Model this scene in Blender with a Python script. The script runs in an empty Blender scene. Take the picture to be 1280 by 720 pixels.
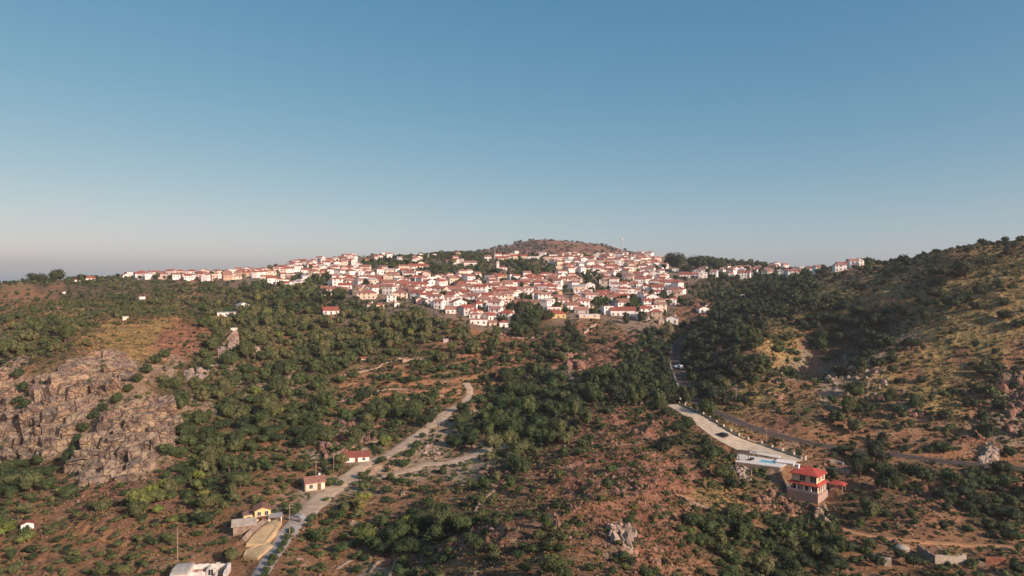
import bpy, math, random
import numpy as np
R = math.radians
random.seed(7)
rng = np.random.default_rng(7)
scn = bpy.context.scene

# ------------------------------------------------------------------ camera
F = 860.0                      # focal length in pixels of a 1280 px wide picture
PITCH = math.atan(10 / F)
cam_d = bpy.data.cameras.new('camera')
cam = bpy.data.objects.new('camera', cam_d)
scn.collection.objects.link(cam)
cam_d.sensor_width = 36.0
cam_d.lens = 36.0 * F / 1280.0
cam_d.clip_start = 0.5
cam_d.clip_end = 40000
cam.location = (0, 0, 0)
cam.rotation_euler = (math.pi / 2 - PITCH, 0, 0)
scn.camera = cam

# ------------------------------------------------------------------ light
SUN_BEHIND = 40.0              # degrees the sun stands behind the right-hand direction
SUN_EL = 24.0
HAZE = 0.00012
az = R(90 + SUN_BEHIND)        # clockwise from +Y
world = bpy.data.worlds.new('World')
scn.world = world
world.use_nodes = True
wn = world.node_tree
sky = wn.nodes.new('ShaderNodeTexSky')
sky.sky_type = 'NISHITA'
sky.sun_disc = False
sky.sun_elevation = R(SUN_EL)
sky.sun_rotation = az
sky.altitude = 0
sky.air_density = 0.5
sky.dust_density = 1.0
sky.ozone_density = 2.0
bg = wn.nodes['Background']
bg.inputs['Strength'].default_value = 0.1
# the photograph's colour response applied to the sky: out = gain * (0.1 * sky) ** power, per channel
sep_ = wn.nodes.new('ShaderNodeSeparateColor'); com_ = wn.nodes.new('ShaderNodeCombineColor'); wn.links.new(sky.outputs[0], sep_.inputs[0])
def wmath(op, a, v):
    q = wn.nodes.new('ShaderNodeMath'); q.operation = op; wn.links.new(a, q.inputs[0]); q.inputs[1].default_value = v; return q.outputs[0]
for ch, (pw_, gn_) in enumerate(((1.30, 2.75), (.72, 1.15), (.44, .79))):
    wn.links.new(wmath('MULTIPLY', wmath('POWER', wmath('MULTIPLY', sep_.outputs[ch], .1), pw_), gn_ / .1), com_.inputs[ch])
wn.links.new(com_.outputs[0], bg.inputs['Color'])
sun_d = bpy.data.lights.new('sun', 'SUN')
sun_d.energy = 5.0
sun_d.angle = R(0.5)
sun_d.color = (1.0, 0.89, 0.76)
sun = bpy.data.objects.new('sun', sun_d)
scn.collection.objects.link(sun)
sun.rotation_euler = (R(90 - SUN_EL), 0, math.pi - az)
scn.view_settings.view_transform = 'Standard'
scn.view_settings.look = 'None'
scn.view_settings.gamma = 1
scn.view_settings.use_curve_mapping = False
scn.view_settings.exposure = 0.0
scn.cycles.max_bounces = 6
scn.cycles.diffuse_bounces = 2
scn.cycles.volume_bounces = 0
scn.cycles.transparent_max_bounces = 6

# ------------------------------------------------------------------ helpers
def link(o, parent=None):
    scn.collection.objects.link(o)
    if parent is not None:
        o.parent = parent
    return o

def tag(o, label=None, cat=None, group=None, kind=None):
    if label: o['label'] = label
    if cat: o['category'] = cat
    if group: o['group'] = group
    if kind: o['kind'] = kind
    return o

def empty(name, loc=(0, 0, 0), rz=0.0, sc=1.0):
    o = bpy.data.objects.new(name, None)
    o.empty_display_size = 0.5
    o.location = loc
    o.rotation_euler = (0, 0, rz)
    o.scale = (sc, sc, sc) if not hasattr(sc, '__len__') else sc
    return link(o)

def np_mesh(name, verts, faces, mats, attrs=None, smooth=False, fmat=None):
    """verts (N,3), faces (M,k) with one k."""
    verts = np.asarray(verts, dtype=np.float32); faces = np.asarray(faces, dtype=np.int32)
    me = bpy.data.meshes.new(name)
    k = faces.shape[1]
    me.vertices.add(len(verts)); me.vertices.foreach_set('co', verts.ravel())
    me.loops.add(faces.size); me.loops.foreach_set('vertex_index', faces.ravel())
    me.polygons.add(len(faces))
    me.polygons.foreach_set('loop_start', np.arange(0, faces.size, k, dtype=np.int32))
    me.polygons.foreach_set('loop_total', np.full(len(faces), k, dtype=np.int32))
    if fmat is not None:
        me.polygons.foreach_set('material_index', np.asarray(fmat, dtype=np.int32))
    me.polygons.foreach_set('use_smooth', np.full(len(faces), bool(smooth)))
    for m in (mats if isinstance(mats, (list, tuple)) else [mats]):
        me.materials.append(m)
    if attrs:
        for an, av in attrs.items():
            a = me.attributes.new(an, 'FLOAT', 'POINT')
            a.data.foreach_set('value', np.asarray(av, dtype=np.float32))
    me.update(calc_edges=True)
    return me

class MB:
    """collects simple solids, builds ONE mesh"""
    def __init__(s): s.v = []; s.f = []; s.m = []
    def add(s, vs, fs, mi=0):
        b = len(s.v); s.v += [tuple(v) for v in vs]
        for f in fs: s.f.append([b + i for i in f]); s.m.append(mi)
        return s
    def box(s, x0, x1, y0, y1, z0, z1, mi=0, tf=None):
        vs = [(x, y, z) for z in (z0, z1) for y in (y0, y1) for x in (x0, x1)]
        if tf: vs = [tf(v) for v in vs]
        return s.add(vs, [(0, 2, 3, 1), (4, 5, 7, 6), (0, 1, 5, 4), (2, 6, 7, 3), (0, 4, 6, 2), (1, 3, 7, 5)], mi)
    def prism(s, poly, z0, z1, mi=0):
        """poly counter-clockwise list of (x,y)"""
        n = len(poly)
        vs = [(p[0], p[1], z0) for p in poly] + [(p[0], p[1], z1) for p in poly]
        fs = [tuple(range(n - 1, -1, -1)), tuple(range(n, 2 * n))]
        fs += [(i, (i + 1) % n, n + (i + 1) % n, n + i) for i in range(n)]
        return s.add(vs, fs, mi)
    def cyl(s, x, y, z0, z1, r0, r1=None, n=10, mi=0):
        r1 = r0 if r1 is None else r1
        vs = [(x + r0 * math.cos(2 * math.pi * i / n), y + r0 * math.sin(2 * math.pi * i / n), z0) for i in range(n)]
        vs += [(x + r1 * math.cos(2 * math.pi * i / n), y + r1 * math.sin(2 * math.pi * i / n), z1) for i in range(n)]
        fs = [tuple(range(n - 1, -1, -1)), tuple(range(n, 2 * n))]
        fs += [(i, (i + 1) % n, n + (i + 1) % n, n + i) for i in range(n)]
        return s.add(vs, fs, mi)
    def bar(s, a, b, r0, r1=None, n=6, mi=0):
        r1 = r0 if r1 is None else r1
        a = np.array(a, float); b = np.array(b, float); d = b - a; d /= np.linalg.norm(d) + 1e-9
        u = np.cross(d, (0, 0, 1.0)) if abs(d[2]) < .9 else np.cross(d, (1.0, 0, 0)); u /= np.linalg.norm(u); w = np.cross(d, u)
        vs = []
        for c, r in ((a, r0), (b, r1)):
            for i in range(n):
                t = 2 * math.pi * i / n; vs.append(tuple(c + r * (math.cos(t) * u + math.sin(t) * w)))
        fs = [tuple(range(n)), tuple(range(2 * n - 1, n - 1, -1))] + [(i, n + i, n + (i + 1) % n, (i + 1) % n) for i in range(n)]
        return s.add(vs, fs, mi)
    def mesh(s, name, mats):
        me = bpy.data.meshes.new(name); me.from_pydata(s.v, [], s.f)
        for m in (mats if isinstance(mats, (list, tuple)) else [mats]): me.materials.append(m)
        me.polygons.foreach_set('material_index', s.m)
        me.update(); return me
    def build(s, name, mats, parent=None):
        return link(bpy.data.objects.new(name, s.mesh(name, mats)), parent)

# ---- numpy value noise
def _hash(ix, iy, seed):
    h = (ix.astype(np.int64) * 374761393 + iy.astype(np.int64) * 668265263 + seed * 1442695041) & 0xffffffff
    h = ((h ^ (h >> 13)) * 1274126177) & 0xffffffff
    return ((h ^ (h >> 16)) & 0xffffff).astype(np.float32) / float(0xffffff)
def vnoise(x, y, seed=0):
    x = np.asarray(x, float); y = np.asarray(y, float)
    ix = np.floor(x); iy = np.floor(y); fx = (x - ix).astype(np.float32); fy = (y - iy).astype(np.float32)
    ix = ix.astype(np.int64); iy = iy.astype(np.int64)
    fx = fx * fx * fx * (fx * (fx * 6 - 15) + 10); fy = fy * fy * fy * (fy * (fy * 6 - 15) + 10)
    a = _hash(ix, iy, seed); b = _hash(ix + 1, iy, seed); c = _hash(ix, iy + 1, seed); d = _hash(ix + 1, iy + 1, seed)
    return (a * (1 - fx) + b * fx) * (1 - fy) + (c * (1 - fx) + d * fx) * fy - 0.5
def fbm(x, y, lam, octs=4, seed=0, gain=.5, ridged=False):
    out = 0; amp = 1.0
    for o in range(octs):
        k = (2.03 ** o) / lam; t = .7 * o
        xr = (x * math.cos(t) - y * math.sin(t)) * k; yr = (x * math.sin(t) + y * math.cos(t)) * k
        n = vnoise(xr, yr, seed + o)
        out = out + amp * ((0.25 - np.abs(n)) * 2 if ridged else n * 2)
        amp *= gain
    return out

# ---- the view of the photograph, used to lay the land out
CP, SP = math.cos(PITCH), math.sin(PITCH)
def ray(px, py):
    """world direction per metre of world Y: (dx/dY, dz/dY)"""
    x = (px - 640) / F; y = -(py - 360) / F
    wy = CP + y * SP; wz = -SP + y * CP
    return x / wy, wz / wy
def project(x, y, z):
    zc = y * CP - z * SP; yc = y * SP + z * CP
    return 640 + F * x / zc, 360 - F * yc / zc

# ------------------------------------------------------------------ the land: heights
CTRL = {
 -260: [(720,170),(640,200),(560,260),(500,300),(440,380),(400,480),(360,700)],
 0:    [(720,150),(655,180),(612,212),(575,240),(520,255),(462,275),(440,320),(400,420),(370,540),(355,680)],
 90:   [(720,145),(650,175),(605,205),(580,226),(500,252),(442,275),(410,330),(385,450),(355,620),(351,680)],
 170:  [(720,141),(650,170),(608,200),(590,213),(540,232),(492,250),(460,292),(430,325),(400,370),(385,470),(360,660),(345,800)],
 235:  [(720,139),(650,168),(600,205),(540,245),(490,285),(440,335),(403,380),(370,560),(343,850)],
 320:  [(720,137),(660,160),(600,200),(540,250),(480,310),(430,380),(390,480),(360,650),(340,850),(336,930)],
 440:  [(720,137),(660,165),(600,203),(570,226),(520,280),(470,340),(430,400),(390,470),(360,570),(330,850),(322,1020)],
 560:  [(720,120),(680,140),(640,165),(600,205),(570,236),(520,290),(470,350),(430,400),(400,450),(370,540),(340,760),(323,1100),(318,1250)],
 640:  [(720,105),(680,125),(640,150),(600,185),(560,240),(520,300),(480,350),(440,400),(410,450),(380,520),(340,760),(320,1150)],
 740:  [(720,100),(680,120),(640,145),(600,175),(560,212),(520,262),(480,325),(450,385),(420,440),(400,480),(370,580),(340,790),(321,1060)],
 820:  [(720,113),(680,132),(640,155),(600,182),(560,220),(525,262),(480,330),(450,395),(420,445),(398,490),(370,590),(340,790),(320,1000)],
 900:  [(720,130),(680,150),(640,175),(615,192),(585,215),(480,315),(450,360),(420,410),(400,455),(370,590),(345,760),(332,920)],
 960:  [(720,140),(680,160),(640,185),(612,203),(505,285),(460,325),(430,360),(400,420),(385,470),(360,640),(340,850),(331,980)],
 1005: [(720,145),(680,165),(628,204),(530,262)],
 1080: [(720,150),(680,170),(640,190),(600,212),(540,255),(500,285),(450,330),(400,385),(360,450),(345,500),(333,600),(329,680)],
 1180: [(720,150),(690,165),(640,190),(605,210),(555,240),(500,275),(450,305),(400,340),(350,385),(320,440),(315,480)],
 1280: [(720,150),(680,172),(640,195),(608,212),(560,240),(500,268),(450,290),(400,318),(350,352),(315,400),(307,440)],
 1540: [(720,160),(640,200),(590,225),(500,262),(400,310),(320,370),(270,450)],
}
ROAD = [(856,420,470),(847,430,432),(843,444,400),(846,460,366),(853,478,336),(862,495,306),(880,509,288),(912,523,272),(950,538,260),(1000,551,250),
        (1060,562,243),(1120,569,236),(1180,577,231),(1240,583,227),(1295,588,225),(1420,600,222)]
DRIVE = [(840,506,284),(868,521,265),(905,546,245),(937,560,236),(970,569,228),(1000,577,221)]
LANDMARK_PTS = [(919,576,222.5),(990,584,216)]
pts = []
for px, col in CTRL.items():
    for py, Y in col:
        a, b = ray(px, py); pts.append((a * Y, Y, b * Y))
    # the land falls off behind each skyline
    py, Y = col[-1]; a, b = ray(px, py)
    if px < 1010:
        pts.append((a * Y * 1.35, Y * 1.35, b * Y - 14)); pts.append((a * 4200, 4200, -70))
    else:
        pts.append((a * Y * 1.5, Y * 1.5, b * Y - 25)); pts.append((a * 4200, 4200, -70))
    pts.append((a * 60, 60, min(-42, pts[-4][2])))
    pts.append((a * 9500, 9500, -70))
for px, py, Y in ROAD + DRIVE:
    a, b = ray(px, py); pts.append((a * Y, Y, b * Y))
for px, py, Y in [(692,303,2100),(640,309,2050),(745,310,2050),(600,317,1950),(790,321,1950),(560,322,1900),(830,326,1900),(690,312,1800),(690,330,1450),(640,330,1450),(760,332,1450)]:
    a, b = ray(px, py); pts.append((a * Y, Y, b * Y))
pts = [p for p in pts if not (1250 < p[1] < 4100 and abs(p[0] / p[1]) < .17 and p[2] < 10 and p[1] < 1800)]
P = np.array(pts); seen = set(); keep = []
Pu = P[:, 0] / P[:, 1]; Pv = np.log(P[:, 1])
for i in range(len(P)):
    k = (round(Pu[i], 3), round(Pv[i], 3))
    if k not in seen: seen.add(k); keep.append(i)
Pu, Pv, Pz = Pu[keep], Pv[keep], P[keep, 2]
def kern(du, dv): return np.sqrt(du * du + dv * dv + 0.035 ** 2)
A = kern(Pu[:, None] - Pu[None], Pv[:, None] - Pv[None])
n = len(Pu)
Aug = np.zeros((n + 1, n + 1)); Aug[:n, :n] = A - np.eye(n) * 0.004; Aug[:n, n] = 1; Aug[n, :n] = 1
sol = np.linalg.solve(Aug, np.concatenate([Pz, [0]]))
def base_h(u, v):
    out = np.zeros(u.shape); uf, vf = u.ravel(), v.ravel(); of = out.ravel()
    for s in range(0, len(uf), 40000):
        e = slice(s, s + 40000)
        of[e] = kern(uf[e, None] - Pu[None], vf[e, None] - Pv[None]) @ sol[:n] + sol[n]
    return of.reshape(u.shape)

# cells of 32 x 20 pixels from y=320: what covers the land there, shaded dark ground coloured as green undergrowth (read off the photograph)
VEG = """
0000000000 0001243444 4200000666 3555443333
2434433232 2321232352 5321002466 7633344232
3444555555 5765222222 2222322466 8522334231
4444566576 7665432211 4321333477 6776334332
3554211268 8577887543 5552344688 3687543333
4563111368 7588999864 4662577889 9697632223
5521012567 6689899664 5563778987 7586632245
5211111765 5685566763 7626888966 5465432265
3311113756 6674556655 9778998966 4444344467
3412137467 8755567647 9974588854 4545445377
2221114878 7667774288 8864555312 4665334355
1224111777 5574553288 8854447713 3465533554
4311215777 6465331237 6334435681 2135532233
8621113885 5443224234 5232344467 1135454443
8754345985 4443332325 2223333277 4255456885
7432344873 3444322343 1121233235 5344544788
3532243442 3543456641 1211344668 7753433578
5343344221 2454678721 2313333887 6873432224
4333455321 2323367321 3322323687 7863232323
4334555212 2332243210 1232222468 8873333332
"""
GND = """
tttttttttt tttttttttt gttttttggg ggeeoogeoo
ogeggggegt tttttttttt gttttttggg geoeoegooo
eegggegegg ggtttttttt tttttttggg ooooogoooo
eeogggegeg geottttttt ttttttrrgg googgeoooo
egggooorgg geggoggrtt ggrgttgrgg oegggooooo
kggooorrgg oegggggrer ergrrggggo oegggkoooe
kggkkokgkg egggggggrr ergrrgggkg okggkooeoe
kgkkkkkgkk ekgeeeegee gkkggggkoo kkkkoeoogk
kkkkkkgggk kkgeoeeeer ggggggggko oekkooogkk
kkkkkkgkkg ggeeeoeeeg ggerrgeoeo egkegkooek
kkkkkkkggg gegkkggppg ggrrrrgroe rgeeoeegkk
kkgkkkkgge eegkkgpppg gerrrrggoe eeeeeeerrk
ggkkkkkgge eekkkppkpp grrrrrrggk pereeeeeee
ggekkkrggg eeegpppppr errrrrrrgg kerreggrgg
geerrregge eepppeeeer errrrrroeg krreerrgge
eeerrrrgge eppeeeeege errrrrgoor reeegeergg
geerreeeee peeeeegger errrrrrgge gregereegg
geeeeeeeee peeeegggrr rgerkrrggg ggeeeereee
eeeeeeeeee eeeeeegrrr rgeekrrggg gggeeeooee
eeeeeeeeee eeeepeeeee eeeerreegg ggeeeeeeee
"""
VEGM = np.array([[int(c) for c in l.replace(' ', '')] for l in VEG.strip().split('\n')], float)
GL = [list(l.replace(' ', '')) for l in GND.strip().split('\n')]
assert VEGM.shape == (20, 40) and all(len(r) == 40 for r in GL), (VEGM.shape, [len(r) for r in GL])
GM = {k: np.array([[1.0 if c == k else 0.0 for c in r] for r in GL]) for k in 'eokrgtp'}
def cell_look(M, px, py, warp=True):
    if warp:
        wx = vnoise(px / 26, py / 15, 91) * 26; wy = vnoise(px / 26, py / 15, 92) * 14
        px = px + wx; py = py + wy
    cx = np.clip((px - 16) / 32, 0, 38.999); cy = np.clip((py - 330) / 20, 0, 18.999)
    i = np.floor(cx).astype(int); j = np.floor(cy).astype(int); a = cx - i; b = cy - j
    return M[j, i] * (1 - a) * (1 - b) + M[j, i + 1] * a * (1 - b) + M[j + 1, i] * (1 - a) * b + M[j + 1, i + 1] * a * b

# the grid the ground sheet is made on: fine where the photograph looks
us = np.concatenate([np.linspace(-1.9, -.92, 50, endpoint=False), np.linspace(-.92, .92, 1120), np.linspace(.92, 1.9, 51)[1:]])
vs_ = np.concatenate([np.linspace(math.log(8), math.log(92), 60, endpoint=False), np.linspace(math.log(92), math.log(520), 640, endpoint=False),
                      np.linspace(math.log(520), math.log(1400), 230, endpoint=False), np.linspace(math.log(1400), math.log(7000), 130)])
U, V = np.meshgrid(us, vs_)
cu = np.linspace(-1.9, 1.9, 380); cv = np.linspace(math.log(8), math.log(7000), 420)
CU, CV = np.meshgrid(cu, cv); CB = base_h(CU, CV)
def bil(G, gu, gv, u, v):
    i = np.clip(np.searchsorted(gu, u) - 1, 0, len(gu) - 2); j = np.clip(np.searchsorted(gv, v) - 1, 0, len(gv) - 2)
    a = np.clip((u - gu[i]) / (gu[i + 1] - gu[i]), 0, 1); b = np.clip((v - gv[j]) / (gv[j + 1] - gv[j]), 0, 1)
    return G[j, i] * (1 - a) * (1 - b) + G[j, i + 1] * a * (1 - b) + G[j + 1, i] * (1 - a) * b + G[j + 1, i + 1] * a * b
HB = bil(CB, cu, cv, U, V)
Y = np.exp(V); X = U * Y
PX, PY = project(X, Y, HB)
W = {k: cell_look(GM[k], PX, PY).astype(np.float32) for k in 'eokrgtp'}
far = np.clip((Y - 1250) / 400, 0, 1)
W['t'] *= (1 - far); W['r'] = np.clip(W['r'] + far * .6, 0, 1)
rough = .55 * W['e'] + .95 * W['o'] + 1.2 * W['k'] + 1.2 * W['r'] + .7 * W['g'] + .12 * W['t'] + .2 * W['p']
rough = np.clip(rough, .1, 1.3)
near_fade = np.clip((Y - 15) / 70, 0, 1)
H = HB + near_fade * rough * (1.5 * fbm(X, Y, 42, 3, 11) + 1.2 * fbm(X, Y, 13, 3, 21, ridged=True) + (.42 + .25 * W['r'] + .2 * W['o']) * fbm(X, Y, 3.2, 2, 31, ridged=True)
     + .55 * (W['k'] + .5 * W['r']) * fbm(X, Y, 5.5, 3, 41, ridged=True))
H += far * 14 * fbm(X, Y, 260, 4, 51) * np.clip(W['r'] + .3, 0, 1)
# terraces on the olive slopes left of the middle
ter = np.exp(-((PX - 520) / 130) ** 2 - ((PY - 470) / 42) ** 2) + .8 * np.exp(-((PX - 120) / 170) ** 2 - ((PY - 680) / 45) ** 2) + .7 * np.exp(-((PX - 150) / 150) ** 2 - ((PY - 385) / 22) ** 2)
st = 2.6; tt = H / st; fr = tt - np.floor(tt)
H = H + np.clip(ter, 0, 1) * .8 * ((np.floor(tt) + np.clip((fr - .78) / .22, 0, 1)) * st - H)

def ground_raw(x, y):
    v = np.log(np.maximum(y, 8.01)); return bil(H, us, vs_, x / y, v)
def cast(px, py):
    """where a line of sight first meets the ground"""
    a, b = ray(px, py)
    Ys = np.exp(np.linspace(math.log(70), math.log(3500), 2600))
    g = ground_raw(a * Ys, Ys) - b * Ys
    k = np.argmax(g > 0) if (g > 0).any() else len(Ys) - 1
    if k == 0: k = 1
    y0, y1, g0, g1 = Ys[k - 1], Ys[k], g[k - 1], g[k]
    yy = y0 + (y1 - y0) * (0 - g0) / (g1 - g0 + 1e-9) if g0 < 0 else y0
    return np.array([a * yy, yy, ground_raw(np.array(a * yy), np.array(yy)) * 1.0])
def catmull(pts, per=14):
    pts = np.array(pts, float); out = []
    q = np.vstack([2 * pts[0] - pts[1], pts, 2 * pts[-1] - pts[-2]])
    for i in range(1, len(q) - 2):
        for t in np.linspace(0, 1, per, endpoint=False):
            p0, p1, p2, p3 = q[i - 1], q[i], q[i + 1], q[i + 2]
            out.append(.5 * ((2 * p1) + (-p0 + p2) * t + (2 * p0 - 5 * p1 + 4 * p2 - p3) * t * t + (-p0 + 3 * p1 - 3 * p2 + p3) * t ** 3))
    out.append(q[-2]); return np.array(out)
def resample(p, step):
    d = np.concatenate([[0], np.cumsum(np.linalg.norm(np.diff(p[:, :2], axis=0), axis=1))])
    n_ = max(3, int(d[-1] / step)); s = np.linspace(0, d[-1], n_)
    return np.stack([np.interp(s, d, p[:, k]) for k in range(p.shape[1])], 1)
def smooth1(a, n_):
    k = np.ones(n_) / n_; return np.convolve(np.pad(a, n_ // 2, mode='edge'), k, mode='valid')[:len(a)]

PATHS = {}   # name -> (centre line Nx3, half widths)
def fixed_path(P3, widths):
    p = np.array([(ray(a, b)[0] * y, y, ray(a, b)[1] * y) for a, b, y in P3]); p = np.hstack([p, np.array(widths)[:, None]])
    q = resample(catmull(p), 1.5); return q[:, :3], q[:, 3] / 2
def cast_path(P2, widths):
    p = np.array([cast(a, b) for a, b in P2]); p = np.hstack([p, np.array(widths, float)[:, None]])
    q = resample(catmull(p), 1.5); q[:, 2] = smooth1(ground_raw(q[:, 0], q[:, 1]), 11); return q[:, :3], q[:, 3] / 2
PATHS['road'] = fixed_path(ROAD, [5.4] * 5 + [6.2, 6.4] + [6.4] * 9)
PATHS['driveway'] = fixed_path(DRIVE, [5, 7, 9, 12.5, 8, 4.5])
def carve(name, extra=1.5, fall=5.0):
    global H
    c, hw = PATHS[name]
    m = (X > c[:, 0].min() - 25) & (X < c[:, 0].max() + 25) & (Y > c[:, 1].min() - 25) & (Y < c[:, 1].max() + 25) & (np.abs(U) < 1.6)
    xs, ys = X[m], Y[m]; hs = H[m]
    best = np.full(len(xs), 1e9); bi = np.zeros(len(xs), int)
    for i in range(len(c)):
        d = (xs - c[i, 0]) ** 2 + (ys - c[i, 1]) ** 2
        k = d < best; best[k] = d[k]; bi[k] = i
    d = np.sqrt(best); w = np.clip(1 - (d - hw[bi] - extra) / fall, 0, 1); w = w * w * (3 - 2 * w)
    H[m] = hs * (1 - w) + c[bi, 2] * w
for nm in ('road', 'driveway'): carve(nm)
PATHS['lane'] = cast_path([(374,650),(357,672),(340,694),(326,718),(312,748)], [4.6, 4.6, 4.2, 4.0, 4.0]); carve('lane', 1, 3)
PATHS['gravel_track'] = cast_path([(583,478),(587,490),(578,504),(562,513),(546,526),(526,541),(503,557),(482,570),(464,578),(446,590),(430,603),(405,620),(385,640),(374,650)],
                                  [4,4,4.5,5.5,6.5,6,5.2,4.8,4.6,5.5,7,6,5.5,5]); carve('gravel_track', .6, 3)
PATHS['stream_bed'] = cast_path([(436,600),(470,598),(505,590),(535,581),(560,579),(590,570),(612,562),(640,556)], [5,4.5,4,5,5.5,4.5,4,3]); carve('stream_bed', .3, 3)
PATHS['dirt_track'] = cast_path([(846,617),(866,621),(885,628),(905,633),(930,636),(965,640),(1005,646),(1050,660),(1090,672),(1170,678),(1240,684),(1300,688)], [5.5,5.5,4.5,4,2,1.6,1.6,2,2.5,3,3,3]); carve('dirt_track', .3, 3)
PATHS['terrace_path'] = cast_path([(440,470),(462,463),(490,452),(520,450),(560,447)], [1.2]*5)
pads = []
def pad(px=None, py=None, r=6, fall=4, xyz=None, dz=0):
    """levels the ground under a building"""
    c = np.array(xyz, float) if xyz is not None else cast(px, py)
    d = np.hypot(X - c[0], Y - c[1]); w = np.clip(1 - (d - r) / fall, 0, 1); w = w * w * (3 - 2 * w)
    H[:] = H * (1 - w) + (c[2] + dz) * w
    c[2] += dz; return c
def at(px, py, z):
    a, b = ray(px, py); y = z / b; return np.array([a * y, y, z])
SHED = pad(443, 578, 6, 4); RUSTIC = pad(384, 612, 5, 4); YELLOW = pad(330, 655, 6, 4); RUIN = pad(252, 722, 8, 3); HUT = pad(29, 663, 4, 3)
VILLA = at(1003, 626, -65.5); pad(xyz=VILLA + np.array([1, 4, 0]), r=6, fall=4)
TERZ = -58.6
for q in ((934, 573), (955, 577), (976, 580)):
    c = at(q[0], q[1], TERZ); pad(xyz=(c[0], c[1] + 4.0, TERZ - .6), r=5.0, fall=2.5)
for q in ((924, 592), (944, 596), (964, 600)):
    c = at(q[0], q[1], TERZ - 3.2); pad(xyz=(c[0], c[1], TERZ - 3.2), r=2.0, fall=3.0)
carve('driveway', 0.3, 1.2)
RUINWALL = pad(1180, 702, 7, 3)

def ground(x, y): return bil(H, us, vs_, np.asarray(x) / np.asarray(y), np.log(np.maximum(y, 8.01)))
ground_raw = ground

# ------------------------------------------------------------------ materials
MATS = {}
def new_mat(name):
    m = bpy.data.materials.new(name); m.use_nodes = True; MATS[name] = m
    return m, m.node_tree.nodes, m.node_tree.links, m.node_tree.nodes['Principled BSDF']
def simple(name, col, rough_=.85, var=.12, scale=1.2, bump=.3, metal=0, spec=.25, dist=.05, detail=5):
    """a surface with mottled colour and fine relief"""
    m, N, L, b = new_mat(name)
    tc = N.new('ShaderNodeTexCoord'); nz = N.new('ShaderNodeTexNoise'); nz.inputs['Scale'].default_value = scale; nz.inputs['Detail'].default_value = detail
    L.new(tc.outputs['Object'], nz.inputs['Vector'])
    mx = N.new('ShaderNodeMix'); mx.data_type = 'RGBA'
    mx.inputs['A'].default_value = tuple(c * (1 - var) for c in col) + (1,); mx.inputs['B'].default_value = tuple(min(1, c * (1 + var)) for c in col) + (1,)
    mr = N.new('ShaderNodeMapRange'); mr.inputs['From Min'].default_value = .3; mr.inputs['From Max'].default_value = .7
    L.new(nz.outputs['Fac'], mr.inputs['Value']); L.new(mr.outputs[0], mx.inputs['Factor']); L.new(mx.outputs['Result'], b.inputs['Base Color'])
    b.inputs['Roughness'].default_value = rough_; b.inputs['Metallic'].default_value = metal; b.inputs['Specular IOR Level'].default_value = spec
    bp = N.new('ShaderNodeBump'); bp.inputs['Strength'].default_value = bump; bp.inputs['Distance'].default_value = dist
    n2 = N.new('ShaderNodeTexNoise'); n2.inputs['Scale'].default_value = scale * 5; n2.inputs['Detail'].default_value = 4
    L.new(tc.outputs['Object'], n2.inputs['Vector']); L.new(n2.outputs['Fac'], bp.inputs['Height']); L.new(bp.outputs[0], b.inputs['Normal'])
    return m
def ramp(N, stops):
    r = N.new('ShaderNodeValToRGB'); e = r.color_ramp.elements
    while len(e) < len(stops): e.new(.5)
    for q, (p, c) in zip(e, stops): q.position = p; q.color = tuple(c) + (1,)
    return r

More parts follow.
